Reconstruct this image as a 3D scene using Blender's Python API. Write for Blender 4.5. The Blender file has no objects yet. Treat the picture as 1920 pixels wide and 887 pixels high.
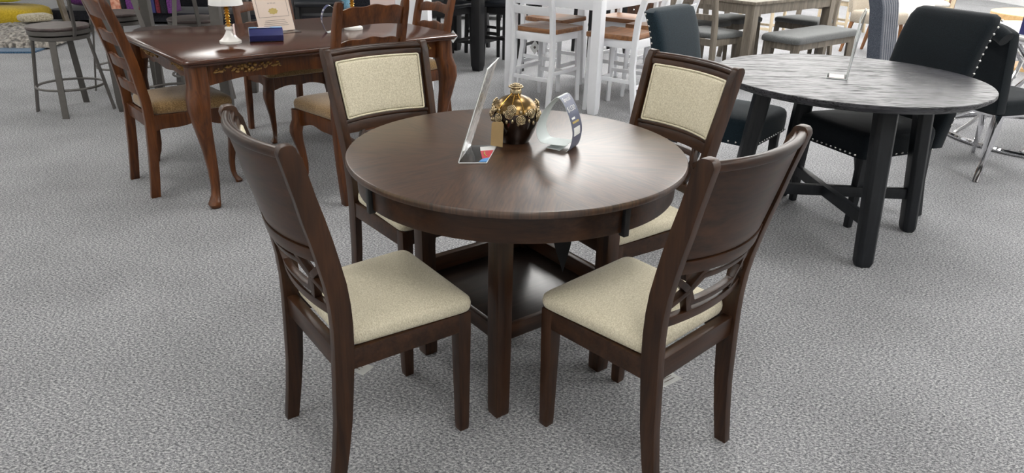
import bpy, bmesh, math, random
from mathutils import Vector, Matrix
random.seed(7)
PI = math.pi
S = bpy.context.scene
C = S.collection
sin, cos = math.sin, math.cos

# ------------------------------------------------------------------ materials
def lin(r, g, b):
    f = lambda c: (c/255/12.92) if c/255 <= .04045 else ((c/255+.055)/1.055)**2.4
    return (f(r), f(g), f(b), 1)

def newmat(name):
    m = bpy.data.materials.new(name); m.use_nodes = True
    nt = m.node_tree; b = nt.nodes['Principled BSDF']
    return m, nt, b

def plain(name, col, rough=.5, metal=0, spec=.5, coat=0, noise=.12, nscale=30, bump=0, sheen=0, trans=0, alpha=1):
    m, nt, b = newmat(name)
    N, L = nt.nodes, nt.links
    tc = N.new('ShaderNodeTexCoord'); nz = N.new('ShaderNodeTexNoise')
    nz.inputs['Scale'].default_value = nscale; nz.inputs['Detail'].default_value = 3
    L.new(tc.outputs['Object'], nz.inputs['Vector'])
    mx = N.new('ShaderNodeMix'); mx.data_type = 'RGBA'
    mx.inputs['A'].default_value = tuple(c*(1-noise) for c in col[:3])+(1,)
    mx.inputs['B'].default_value = tuple(min(1, c*(1+noise)) for c in col[:3])+(1,)
    L.new(nz.outputs['Fac'], mx.inputs['Factor']); L.new(mx.outputs['Result'], b.inputs['Base Color'])
    b.inputs['Roughness'].default_value = rough; b.inputs['Metallic'].default_value = metal
    b.inputs['Specular IOR Level'].default_value = spec; b.inputs['Coat Weight'].default_value = coat
    b.inputs['Coat Roughness'].default_value = .15
    b.inputs['Sheen Weight'].default_value = sheen
    b.inputs['Transmission Weight'].default_value = trans
    if bump:
        bp = N.new('ShaderNodeBump'); bp.inputs['Strength'].default_value = bump; bp.inputs['Distance'].default_value = .002
        L.new(nz.outputs['Fac'], bp.inputs['Height']); L.new(bp.outputs['Normal'], b.inputs['Normal'])
    return m

def wood(name, dark, light, rough=.35, axis='Z', coord='Object', scale=1.0, coat=0., contrast=(.35, .7), spec=.5, bump=.05, pore=.35, dist=.9, sv=0):
    m, nt, b = newmat(name)
    N, L = nt.nodes, nt.links
    tc = N.new('ShaderNodeTexCoord'); mp = N.new('ShaderNodeMapping')
    st = {'X': (1.2, 14, 14), 'Y': (14, 1.2, 14), 'Z': (14, 14, 1.2)}[axis]
    mp.inputs['Scale'].default_value = tuple(s*scale for s in st)
    L.new(tc.outputs[coord], mp.inputs['Vector'])
    n1 = N.new('ShaderNodeTexNoise'); n1.inputs['Scale'].default_value = 1.6; n1.inputs['Detail'].default_value = 5; n1.inputs['Distortion'].default_value = dist
    n2 = N.new('ShaderNodeTexNoise'); n2.inputs['Scale'].default_value = 9; n2.inputs['Detail'].default_value = 4; n2.inputs['Distortion'].default_value = .3
    L.new(mp.outputs['Vector'], n1.inputs['Vector']); L.new(mp.outputs['Vector'], n2.inputs['Vector'])
    ad = N.new('ShaderNodeMath'); ad.operation = 'MULTIPLY_ADD'
    L.new(n2.outputs['Fac'], ad.inputs[0]); ad.inputs[1].default_value = pore
    sc = N.new('ShaderNodeMath'); sc.operation = 'MULTIPLY'; sc.inputs[1].default_value = 1-pore
    L.new(n1.outputs['Fac'], sc.inputs[0]); L.new(sc.outputs[0], ad.inputs[2])
    cr = N.new('ShaderNodeValToRGB'); cr.color_ramp.elements[0].position = contrast[0]; cr.color_ramp.elements[1].position = contrast[1]
    cr.color_ramp.elements[0].color = dark; cr.color_ramp.elements[1].color = light
    L.new(ad.outputs[0], cr.inputs['Fac']); L.new(cr.outputs['Color'], b.inputs['Base Color'])
    b.inputs['Roughness'].default_value = rough; b.inputs['Coat Weight'].default_value = coat
    b.inputs['Coat Roughness'].default_value = .12; b.inputs['Specular IOR Level'].default_value = spec
    if sv:
        s1 = N.new('ShaderNodeMapRange'); s1.inputs['From Min'].default_value = contrast[0]+.02; s1.inputs['From Max'].default_value = (contrast[0]+contrast[1])/2+.02
        s1.inputs['To Min'].default_value = spec*sv; s1.inputs['To Max'].default_value = spec; L.new(ad.outputs[0], s1.inputs['Value']); L.new(s1.outputs['Result'], b.inputs['Specular IOR Level'])
        s2 = N.new('ShaderNodeMapRange'); s2.inputs['From Min'].default_value = contrast[0]+.02; s2.inputs['From Max'].default_value = (contrast[0]+contrast[1])/2+.02
        s2.inputs['To Min'].default_value = min(1, rough*2); s2.inputs['To Max'].default_value = rough; L.new(ad.outputs[0], s2.inputs['Value']); L.new(s2.outputs['Result'], b.inputs['Roughness'])
    bp = N.new('ShaderNodeBump'); bp.inputs['Strength'].default_value = bump; bp.inputs['Distance'].default_value = .004
    L.new(ad.outputs[0], bp.inputs['Height']); L.new(bp.outputs['Normal'], b.inputs['Normal'])
    return m

def fabric(name, a, c, scale=260, rough=.95, sheen=.2, bump=.3, stretch=(1, 1, 1), p=(.35, .65)):
    m, nt, b = newmat(name)
    N, L = nt.nodes, nt.links
    tc = N.new('ShaderNodeTexCoord'); mp = N.new('ShaderNodeMapping'); mp.inputs['Scale'].default_value = stretch
    nz = N.new('ShaderNodeTexNoise'); nz.inputs['Scale'].default_value = scale; nz.inputs['Detail'].default_value = 2
    L.new(tc.outputs['Object'], mp.inputs['Vector']); L.new(mp.outputs['Vector'], nz.inputs['Vector'])
    cr = N.new('ShaderNodeValToRGB'); e = cr.color_ramp.elements; e[0].position = p[0]; e[1].position = p[1]; e[0].color = a; e[1].color = c
    L.new(nz.outputs['Fac'], cr.inputs['Fac']); L.new(cr.outputs['Color'], b.inputs['Base Color'])
    b.inputs['Roughness'].default_value = rough; b.inputs['Sheen Weight'].default_value = sheen; b.inputs['Specular IOR Level'].default_value = .25
    bp = N.new('ShaderNodeBump'); bp.inputs['Strength'].default_value = bump; bp.inputs['Distance'].default_value = .002
    L.new(nz.outputs['Fac'], bp.inputs['Height']); L.new(bp.outputs['Normal'], b.inputs['Normal'])
    return m

def carpet_mat():
    m, nt, b = newmat('carpet_grey_heather')
    N, L = nt.nodes, nt.links
    tc = N.new('ShaderNodeTexCoord')
    mp = N.new('ShaderNodeMapping'); mp.inputs['Rotation'].default_value = (0, 0, .6); mp.inputs['Scale'].default_value = (1.0, 1.45, 1)
    L.new(tc.outputs['Object'], mp.inputs['Vector'])
    n1 = N.new('ShaderNodeTexNoise'); n1.inputs['Scale'].default_value = 105; n1.inputs['Detail'].default_value = 6; n1.inputs['Roughness'].default_value = .85
    n2 = N.new('ShaderNodeTexNoise'); n2.inputs['Scale'].default_value = 2.2; n2.inputs['Detail'].default_value = 3
    L.new(mp.outputs['Vector'], n1.inputs['Vector']); L.new(tc.outputs['Object'], n2.inputs['Vector'])
    cr = N.new('ShaderNodeValToRGB'); e = cr.color_ramp.elements
    e[0].position = .38; e[0].color = lin(62, 63, 67); e[1].position = .62; e[1].color = lin(210, 209, 209)
    k = cr.color_ramp.elements.new(.5); k.color = lin(136, 137, 140)
    L.new(n1.outputs['Fac'], cr.inputs['Fac'])
    # carpet tile seams, worn patches
    br = N.new('ShaderNodeTexBrick'); br.offset = .5; br.inputs['Scale'].default_value = 1; br.inputs['Mortar Size'].default_value = .0025
    br.inputs['Brick Width'].default_value = 1.2; br.inputs['Row Height'].default_value = .9; br.inputs['Mortar Smooth'].default_value = 1
    br.inputs['Color1'].default_value = (1, 1, 1, 1); br.inputs['Color2'].default_value = (1, 1, 1, 1); br.inputs['Mortar'].default_value = (.8, .8, .8, 1)
    mb = N.new('ShaderNodeMapping'); mb.inputs['Rotation'].default_value = (0, 0, .72); L.new(tc.outputs['Object'], mb.inputs['Vector']); L.new(mb.outputs['Vector'], br.inputs['Vector'])
    mr = N.new('ShaderNodeMapRange'); mr.inputs['From Min'].default_value = .3; mr.inputs['From Max'].default_value = .7; mr.inputs['To Min'].default_value = .88; mr.inputs['To Max'].default_value = 1.08
    L.new(n2.outputs['Fac'], mr.inputs['Value'])
    m1 = N.new('ShaderNodeMix'); m1.data_type = 'RGBA'; m1.blend_type = 'MULTIPLY'; m1.inputs['Factor'].default_value = 1
    L.new(cr.outputs['Color'], m1.inputs['A']); L.new(br.outputs['Color'], m1.inputs['B'])
    m2 = N.new('ShaderNodeVectorMath'); m2.operation = 'SCALE'
    L.new(m1.outputs['Result'], m2.inputs[0]); L.new(mr.outputs['Result'], m2.inputs['Scale'])
    L.new(m2.outputs['Vector'], b.inputs['Base Color'])
    b.inputs['Roughness'].default_value = 1; b.inputs['Specular IOR Level'].default_value = .1
    return m

def emit(name, col, st):
    m, nt, b = newmat(name)
    b.inputs['Base Color'].default_value = (.9, .9, .9, 1)
    b.inputs['Emission Color'].default_value = col; b.inputs['Emission Strength'].default_value = st
    return m

M = {}
M['espresso'] = wood('espresso_wood', lin(34, 20, 12), lin(74, 47, 29), rough=.34, spec=.4, bump=.02)
M['espresso_h'] = wood('espresso_wood_horizontal', lin(34, 20, 12), lin(74, 47, 29), rough=.32, axis='X', spec=.4, bump=.02)
M['espresso_top'] = wood('espresso_veneer_top', lin(34, 21, 13), lin(84, 57, 38), rough=.33, axis='X', coord='UV', scale=1.3, contrast=(.36, .62), spec=1.0, bump=.001, pore=.6, dist=.25)
M['dark_brown'] = wood('dark_brown_shelf', lin(26, 19, 17), lin(56, 44, 38), rough=.3, axis='X', scale=1.2, spec=.5)
M['cherry'] = wood('cherry_wood', lin(52, 26, 12), lin(114, 66, 31), rough=.3, spec=.4, coat=.05)
M['cherry_top'] = wood('cherry_top', lin(52, 28, 19), lin(88, 54, 38), rough=.2, axis='X', spec=.55, coat=.0, bump=.004)
M['cream'] = fabric('cream_chenille', lin(188, 178, 150), lin(236, 229, 207), scale=230, bump=.2, stretch=(1, 1.5, .9), p=(.22, .78))
M['piping'] = fabric('cream_piping', lin(214, 205, 176), lin(238, 231, 208), scale=300)
M['tan'] = fabric('tan_velvet', lin(110, 84, 50), lin(160, 130, 88), scale=220, sheen=.5)
M['black_wood'] = wood('black_wood', lin(15, 18, 22), lin(32, 35, 40), rough=.45, spec=.4, bump=.12)
M['black_top'] = wood('black_stained_oak_top', lin(16, 17, 21), lin(58, 58, 64), rough=.34, axis='X', scale=1.5, spec=.7, contrast=(.38, .60), bump=.04, pore=.6, dist=.5, sv=.6)
M['black_velvet'] = fabric('black_teal_velvet', lin(9, 14, 19), lin(18, 27, 33), scale=300, sheen=.1)
M['teal_velvet'] = fabric('dark_teal_velvet', lin(14, 28, 36), lin(28, 46, 56), scale=300, sheen=.15)
M['grey_velvet'] = fabric('slate_velvet', lin(56, 62, 74), lin(92, 98, 110), scale=300, sheen=.5)
M['chrome'] = plain('chrome', lin(225, 225, 228), rough=.08, metal=1, noise=.02)
M['nickel'] = plain('nickel_nail', lin(225, 225, 222), rough=.18, metal=1, noise=.02)
M['gun'] = plain('gunmetal_paint', lin(98, 95, 92), rough=.45, metal=.55, noise=.15)
M['stoolseat'] = wood('walnut_grey_seat', lin(54, 45, 44), lin(94, 80, 78), rough=.4, axis='X')
M['white'] = plain('white_paint', lin(234, 236, 240), rough=.4, noise=.03)
M['oak_seat'] = wood('oak_brown_seat', lin(112, 74, 46), lin(172, 122, 82), rough=.35, axis='X')
M['grey_wood'] = wood('weathered_grey_wood', lin(92, 84, 74), lin(140, 131, 118), rough=.55)
M['grey_seat'] = fabric('grey_linen', lin(74, 76, 76), lin(112, 114, 114), scale=260)
M['bar_black'] = plain('black_lacquer', lin(18, 18, 21), rough=.4)
M['leather'] = plain('black_leather', lin(22, 25, 31), rough=.35, bump=.2, nscale=120)
M['pale_wood'] = wood('pale_beige_wood', lin(186, 168, 140), lin(216, 202, 176), rough=.5)
M['oak_light'] = wood('light_oak', lin(196, 156, 104), lin(226, 190, 138), rough=.4, axis='X')
M['oak_mid'] = wood('honey_wood', lin(122, 78, 44), lin(160, 110, 68), rough=.4)
M['linen'] = fabric('beige_linen', lin(150, 140, 126), lin(188, 178, 162), scale=220)
M['white_fabric'] = fabric('off_white_fabric', lin(196, 194, 190), lin(228, 226, 222), scale=220)
M['bronze'] = plain('antique_bronze_glaze', lin(128, 104, 66), rough=.27, metal=.95, noise=.25, nscale=14)
M['bronze_dark'] = plain('dark_bronze_glaze', lin(44, 27, 17), rough=.1, metal=.7, noise=.3, nscale=10, coat=.6)
M['antique'] = plain('antique_silver_gold', lin(190, 174, 142), rough=.25, metal=.9, noise=.45, nscale=90)
M['gold'] = plain('gold', lin(212, 168, 80), rough=.25, metal=.9, noise=.25, nscale=120)
M['giltwood'] = plain('gilt_carving', lin(150, 116, 66), rough=.35, metal=.4, noise=.7, nscale=120)
M['marble'] = plain('white_marble', lin(236, 234, 230), rough=.15, noise=.06, nscale=20)
M['shade'] = plain('white_lamp_shade', lin(238, 238, 236), rough=.8, noise=.02)
M['kraft'] = plain('kraft_card', lin(166, 140, 98), rough=.8, noise=.06, nscale=200)
M['paper'] = plain('white_paper', lin(232, 234, 232), rough=.7, noise=.02)
M['paper_in'] = plain('pale_card_inside', lin(214, 222, 222), rough=.6, noise=.03)
M['ink'] = plain('grey_ink', lin(120, 112, 106), rough=.8)
M['navy'] = plain('navy_card', lin(52, 56, 108), rough=.35, noise=.15, nscale=20)
M['slate'] = plain('slate_card', lin(84, 90, 116), rough=.35, noise=.2, nscale=25)
M['goldink'] = plain('gold_ink', lin(186, 164, 92), rough=.5)
M['sky_card'] = plain('light_blue_card', lin(96, 150, 200), rough=.35)
M['creamcard'] = plain('cream_certificate', lin(224, 206, 192), rough=.6, noise=.02)
M['red_print'] = plain('red_print', lin(206, 60, 78), rough=.4)
M['blue_print'] = plain('blue_print', lin(90, 150, 210), rough=.4)
M['black_plastic'] = plain('black_tag_card', lin(20, 20, 22), rough=.4)
M['rug'] = fabric('shag_rug_pile', lin(76, 73, 70), lin(166, 160, 152), scale=26, bump=1)
M['rug_blue'] = fabric('blue_rug', lin(34, 62, 88), lin(70, 104, 134), scale=80)
M['lime'] = fabric('lime_plush', lin(170, 176, 30), lin(206, 208, 60), scale=90)
M['mustard'] = fabric('mustard_plush', lin(160, 136, 26), lin(196, 168, 46), scale=90)
M['purple'] = fabric('purple_fabric', lin(84, 40, 98), lin(124, 66, 138), scale=90)
M['charcoal'] = fabric('charcoal_fabric', lin(18, 18, 24), lin(36, 38, 46), scale=90)
M['beige_rug'] = fabric('beige_rug', lin(140, 132, 112), lin(186, 178, 158), scale=60)
M['peach'] = fabric('peach_print', lin(200, 120, 96), lin(232, 180, 156), scale=24)
M['maroon'] = fabric('maroon_fabric', lin(80, 22, 34), lin(124, 44, 58), scale=60)
M['ivory'] = fabric('ivory_knit', lin(180, 172, 160), lin(222, 216, 206), scale=60)
M['blue_fab'] = fabric('dusty_blue_fabric', lin(70, 110, 130), lin(110, 150, 170), scale=60)
M['pinkwhite'] = plain('pink_white_panel', lin(226, 206, 202), rough=.5, noise=.03)
M['wall'] = plain('wall_paint', lin(232, 232, 230), rough=.8, noise=.02, nscale=4)
M['ceil'] = plain('ceiling_tile', lin(205, 205, 203), rough=.9, noise=.03, nscale=60)
M['lampframe'] = plain('fixture_frame', lin(230, 230, 230), rough=.5)
M['carpet'] = carpet_mat()
def acrylic():
    m, nt, b = newmat('clear_acrylic'); N, L = nt.nodes, nt.links
    out = N['Material Output']; tr = N.new('ShaderNodeBsdfTransparent'); gl = N.new('ShaderNodeBsdfGlossy')
    gl.inputs['Roughness'].default_value = .05; fr = N.new('ShaderNodeFresnel'); fr.inputs['IOR'].default_value = 1.5
    tr.inputs['Color'].default_value = (.93, .95, .96, 1)
    ad = N.new('ShaderNodeMath'); ad.operation = 'MULTIPLY_ADD'; ad.inputs[1].default_value = .8; ad.inputs[2].default_value = .05
    L.new(fr.outputs[0], ad.inputs[0])
    mx = N.new('ShaderNodeMixShader'); L.new(ad.outputs[0], mx.inputs[0]); L.new(tr.outputs[0], mx.inputs[1]); L.new(gl.outputs[0], mx.inputs[2])
    L.new(mx.outputs[0], out.inputs['Surface']); return m
M['acrylic'] = acrylic()
def film():
    m, nt, b = newmat('translucent_printed_film'); N, L = nt.nodes, nt.links
    tc = N.new('ShaderNodeTexCoord'); nz = N.new('ShaderNodeTexNoise'); nz.inputs['Scale'].default_value = 14; nz.inputs['Distortion'].default_value = 1
    cr = N.new('ShaderNodeValToRGB'); cr.color_ramp.elements[0].position = .4; cr.color_ramp.elements[1].position = .6
    cr.color_ramp.elements[0].color = (.25, .25, .25, 1); cr.color_ramp.elements[1].color = (.7, .7, .7, 1)
    L.new(tc.outputs['Object'], nz.inputs['Vector']); L.new(nz.outputs['Fac'], cr.inputs['Fac']); L.new(cr.outputs['Color'], b.inputs['Alpha'])
    b.inputs['Base Color'].default_value = lin(205, 200, 196); b.inputs['Roughness'].default_value = .3; return m
M['film'] = film()
M['acrylic_edge'] = plain('acrylic_polished_edge', lin(226, 230, 230), rough=.25, noise=.02)

# ------------------------------------------------------------------ mesh builder
class MB:
    def __init__(s): s.v = []; s.f = []; s.uv = {}
    def add(s, vs, fs):
        o = len(s.v); s.v += [tuple(v) for v in vs]; s.f += [tuple(i+o for i in f) for f in fs]; return s
    def box(s, x0, x1, y0, y1, z0, z1):
        vs = [(x, y, z) for z in (z0, z1) for y in (y0, y1) for x in (x0, x1)]
        return s.add(vs, [(0, 2, 3, 1), (4, 5, 7, 6), (0, 1, 5, 4), (2, 6, 7, 3), (0, 4, 6, 2), (1, 3, 7, 5)])
    def bar(s, p, q, w, h, up=(0, 0, 1)):
        return s.sweep([p, q], [(w, h)]*2, up)
    def sweep(s, path, sec, up=(0, 0, 1), n=4, power=2, closed=False):
        """rectangular (n=4) or rounded section swept along path; w across, h along 'up'"""
        path = [Vector(p) for p in path]; K = len(path); rings = []
        up = Vector(up)
        for i, p in enumerate(path):
            if closed: t = path[(i+1) % K]-path[i-1]
            else: t = path[min(i+1, K-1)]-path[max(i-1, 0)]
            t.normalize(); a = t.cross(up)
            if a.length < 1e-5: a = t.cross(Vector((0, 1, 0)))
            a.normalize(); b = a.cross(t).normalized()
            w, h = sec[i] if isinstance(sec, list) else sec
            if n == 4: r = [(-.5, -.5), (.5, -.5), (.5, .5), (-.5, .5)]
            else:
                r = []
                for k in range(n):
                    th = 2*PI*k/n; c_, s_ = cos(th), sin(th)
                    r.append((.5*math.copysign(abs(c_)**(2/power), c_), .5*math.copysign(abs(s_)**(2/power), s_)))
            rings.append([p+a*(u*w)+b*(v*h) for u, v in r])
        vs = [x for r in rings for x in r]; fs = []
        m = len(rings[0])
        for i in range(K if closed else K-1):
            for k in range(m):
                j = (i+1) % K
                fs.append((i*m+k, i*m+(k+1) % m, j*m+(k+1) % m, j*m+k))
        if not closed: fs += [tuple(range(m))[::-1], tuple((K-1)*m+k for k in range(m))]
        return s.add(vs, fs)
    def tube(s, path, r, n=8, closed=False, up=(0, 0, 1)):
        return s.sweep(path, (2*r, 2*r), up, n=n, closed=closed)
    def loft(s, rings, cap=True):
        """rings of equal length"""
        m = len(rings[0]); vs = [x for r in rings for x in r]; fs = []
        for i in range(len(rings)-1):
            for k in range(m): fs.append((i*m+k, i*m+(k+1) % m, (i+1)*m+(k+1) % m, (i+1)*m+k))
        if cap: fs += [tuple(range(m))[::-1], tuple((len(rings)-1)*m+k for k in range(m))]
        return s.add(vs, fs)
    def lathe(s, prof, n=32, c=(0, 0)):
        rings = [[(c[0]+r*cos(2*PI*k/n), c[1]+r*sin(2*PI*k/n), z) for k in range(n)] for r, z in prof]
        return s.loft(rings)
    def prism(s, poly, fn):
        """poly: list of 2D; fn(u,v,side)->3D; side 0/1"""
        m = len(poly); vs = [fn(u, v, 0) for u, v in poly]+[fn(u, v, 1) for u, v in poly]
        fs = [tuple(range(m))[::-1], tuple(range(m, 2*m))]+[(k, (k+1) % m, m+(k+1) % m, m+k) for k in range(m)]
        return s.add(vs, fs)
    def slab(s, us, lo, hi, fn, nv=3):
        """strip region lo(u)<=v<=hi(u), thick; fn(u,v,side)"""
        K = len(us); vs = []; idx = {}
        for side in (0, 1):
            for i, u in enumerate(us):
                for j in range(nv+1):
                    idx[side, i, j] = len(vs); a, b = lo(u), hi(u); vs.append(fn(u, a+(b-a)*j/nv, side))
        fs = []
        for i in range(K-1):
            for j in range(nv):
                fs.append((idx[0, i, j], idx[0, i+1, j], idx[0, i+1, j+1], idx[0, i, j+1]))
                fs.append((idx[1, i, j], idx[1, i, j+1], idx[1, i+1, j+1], idx[1, i+1, j]))
            fs.append((idx[0, i, 0], idx[1, i, 0], idx[1, i+1, 0], idx[0, i+1, 0]))
            fs.append((idx[0, i, nv], idx[0, i+1, nv], idx[1, i+1, nv], idx[1, i, nv]))
        for j in range(nv):
            fs.append((idx[0, 0, j], idx[0, 0, j+1], idx[1, 0, j+1], idx[1, 0, j]))
            fs.append((idx[0, K-1, j], idx[1, K-1, j], idx[1, K-1, j+1], idx[0, K-1, j+1]))
        return s.add(vs, fs)
    def sphere(s, c, r, n=10, m=6, sq=(1, 1, 1)):
        rings = [[(c[0]+r*sq[0]*sin(a)*cos(2*PI*k/n), c[1]+r*sq[1]*sin(a)*sin(2*PI*k/n), c[2]+r*sq[2]*cos(a)) for k in range(n)]
                 for a in [PI*(.02+.96*i/m) for i in range(m+1)]]
        return s.loft(rings)
    def build(s, name, mat, parent=None, bevel=0, seg=2, ang=35, loc=None, flat=False, sub=0):
        me = bpy.data.meshes.new(name); me.from_pydata(s.v, [], s.f); me.update()
        bm = bmesh.new(); bm.from_mesh(me)
        bmesh.ops.recalc_face_normals(bm, faces=bm.faces)
        if bevel:
            es = [e for e in bm.edges if len(e.link_faces) == 2 and e.calc_face_angle(0) > math.radians(40)]
            bmesh.ops.bevel(bm, geom=es, offset=bevel, segments=seg, profile=.6, affect='EDGES', clamp_overlap=True)
        bm.to_mesh(me); bm.free()
        if not flat:
            me.polygons.foreach_set('use_smooth', [True]*len(me.polygons))
            me.set_sharp_from_angle(angle=math.radians(ang))
        o = bpy.data.objects.new(name, me); C.objects.link(o)
        me.materials.append(M[mat] if isinstance(mat, str) else mat)
        if parent: o.parent = parent
        if loc: o.location = loc
        if sub:
            md = o.modifiers.new('sub', 'SUBSURF'); md.levels = sub; md.render_levels = sub
        return o

def thing(name, label, cat, loc=(0, 0, 0), yaw=90, group=None):
    """Empty at the base; local +y points along compass angle yaw (degrees)"""
    o = bpy.data.objects.new(name, None); C.objects.link(o); o.empty_display_size = .1
    o.location = loc; o.rotation_euler = (0, 0, math.radians(yaw-90)); tag(o, label, cat, group)
    return o
def tag(o, label=None, cat=None, group=None, kind=None):
    for k, v in (('label', label), ('category', cat), ('group', group), ('kind', kind)):
        if v: o[k] = v
    return o
KIDS = {}
def dup(root, loc, yaw, label, group=None):
    def cp(o, par):
        c = o.copy(); C.objects.link(c)
        if par: c.parent = par
        for ch in list(o.children): cp(ch, c)
        return c
    r = cp(root, None); r.location = loc; r.rotation_euler = (0, 0, math.radians(yaw-90)); r['label'] = label
    if group: r['group'] = group
    return r

def rrect(w0, w1, y0, y1, rad, n=6):
    """rounded trapezoid outline: half-width w0 at y0, w1 at y1"""
    cs = [(-w0, y0), (w0, y0), (w1, y1), (-w1, y1)]; out = []
    for i in range(4):
        p, c, q = Vector(cs[i-1]), Vector(cs[i]), Vector(cs[(i+1) % 4])
        a = (p-c).normalized(); b = (q-c).normalized()
        for k in range(n+1):
            t = k/n; P0 = c+a*rad; P2 = c+b*rad
            out.append(tuple(P0*(1-t)**2+c*2*t*(1-t)+P2*t*t))
    # densify long sides
    res = []
    for i, p in enumerate(out):
        q = out[(i+1) % len(out)]; res.append(p)
        d = math.dist(p, q)
        if d > .06:
            k = int(d/.03)
            for j in range(1, k): res.append((p[0]+(q[0]-p[0])*j/k, p[1]+(q[1]-p[1])*j/k))
    return res
def cushion(outline, prof, fn=lambda x, y, z: (x, y, z)):
    """prof: list of (inset, h); rings shrink about the centroid by inset distance"""
    cx = sum(p[0] for p in outline)/len(outline); cy = sum(p[1] for p in outline)/len(outline)
    R = max(math.dist(p, (cx, cy)) for p in outline)
    rings = []
    for ins, h in prof:
        k = 1-ins
        rings.append([fn(cx+(p[0]-cx)*k, cy+(p[1]-cy)*k, h) for p in outline])
    return MB().loft(rings)
def text_mesh(txt, size, name='t'):
    cu = bpy.data.curves.new(name, 'FONT'); cu.body = txt; cu.size = size; cu.align_x = 'CENTER'; cu.extrude = 0
    o = bpy.data.objects.new(name, cu); C.objects.link(o)
    dg = bpy.context.evaluated_depsgraph_get(); me = bpy.data.meshes.new_from_object(o.evaluated_get(dg))
    v = [tuple(x.co) for x in me.vertices]; f = [tuple(p.vertices) for p in me.polygons]
    bpy.data.objects.remove(o); bpy.data.meshes.remove(me); bpy.data.curves.remove(cu)
    return v, f

# ------------------------------------------------------------------ camera (solved from the photograph)
F, PITCH, ROLL, HC = 1344.0, .4197, .0226, 1.407
cp, sp, cr_, sr_ = cos(PITCH), sin(PITCH), cos(ROLL), sin(ROLL)
fw = Vector((0, cp, -sp)); rt = Vector((1, 0, 0)); upv = rt.cross(fw)
r2 = rt*cr_+upv*sr_; u2 = -rt*sr_+upv*cr_
cam = bpy.data.cameras.new('camera'); co = bpy.data.objects.new('camera', cam); C.objects.link(co)
cam.sensor_width = 36; cam.lens = F/1920*36; cam.clip_start = .05; cam.clip_end = 100
mw = Matrix((r2, u2, -fw)).transposed().to_4x4(); mw.translation = Vector((0, 0, HC)); co.matrix_world = mw
S.camera = co

# ------------------------------------------------------------------ room
def struct(o): o['kind'] = 'structure'; return o
X0, X1, Y0, Y1, ZC = -10, 10, -4, 16, 3.3
struct(MB().box(X0, X1, Y0, Y1, -.05, 0).build('floor', 'carpet', flat=True))
struct(MB().box(X0, X1, Y0, Y1, ZC, ZC+.1).build('ceiling', 'ceil', flat=True))
struct(MB().box(X0-.1, X0, Y0, Y1, 0, ZC).build('wall_left', 'wall', flat=True))
struct(MB().box(X1, X1+.1, Y0, Y1, 0, ZC).build('wall_right', 'wall', flat=True))
struct(MB().box(X0, X1, Y1, Y1+.1, 0, ZC).build('wall_back', 'wall', flat=True))
struct(MB().box(X0, X1, Y0-.1, Y0, 0, ZC).build('wall_front', 'wall', flat=True))
for nm, b in (('baseboard_back', (X0, X1, Y1-.02, Y1, 0, .1)), ('baseboard_left', (X0, X0+.02, Y0, Y1, 0, .1)), ('baseboard_right', (X1-.02, X1, Y0, Y1, 0, .1))):
    struct(MB().box(*b).build(nm, 'lampframe', flat=True))
M['panel'] = emit('led_panel', (1, .98, .94, 1), 12.0)
M['panel_bright'] = emit('led_panel_bright', (1, .985, .96, 1), 15.0)
def ceiling_light(x, y, mat, lab, grp):
    t = thing('ceiling_light', lab, 'ceiling light', (x, y, ZC), 90, grp)
    f = MB()
    for b in ((-.3, .3, -.62, -.6), (-.3, .3, .6, .62), (-.32, -.3, -.62, .62), (.3, .32, -.62, .62)): f.box(*b, -.03, 0)
    f.build('frame', 'lampframe', t, flat=True)
    MB().box(-.3, .3, -.6, .6, -.02, -.005).build('diffuser', mat, t, flat=True)
    return t
spots_a = [(x, y) for x in (-8.4, -5.4, -2.4, .6) for y in (-2.4, .6, 3.6)]+[(-8.2, y) for y in (6.6, 9.6, 12.6)]+[(-5.6, 6.6), (-2.6, 6.6)]
spots_b = [(x, y) for x in (3.4, 5.6, 7.8) for y in (-.5, 2.3, 5.1)]+[(x, y) for x in (1.8, 3.6, 5.4, 7.2, 9.0) for y in (8.2, 10.2, 12.2, 14.2)]+[(.75, 7.3), (.75, 8.8), (.75, 10.3), (2.6, 6.9), (4.6, 6.9)]
for spots, mat, lab, grp in ((spots_a, 'panel', 'rectangular white ceiling light panel over the left half of the showroom', 'ceiling light panels on the left'),
                             (spots_b, 'panel_bright', 'bright rectangular ceiling light panel over the right half of the showroom', 'ceiling light panels on the right')):
    cl = None
    for x, y in spots:
        if cl is None: cl = ceiling_light(x, y, mat, lab, grp)
        else: dup(cl, (x, y, ZC), 90, lab)

# ------------------------------------------------------------------ main round table
TX, TY, TR = .009, 2.106, .513
TYAW = math.degrees(-1.7028)
t = thing('round_dining_table', 'round dark brown wooden dining table with four cream seated chairs around it', 'table', (TX, TY, 0), TYAW)
n = 96
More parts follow.
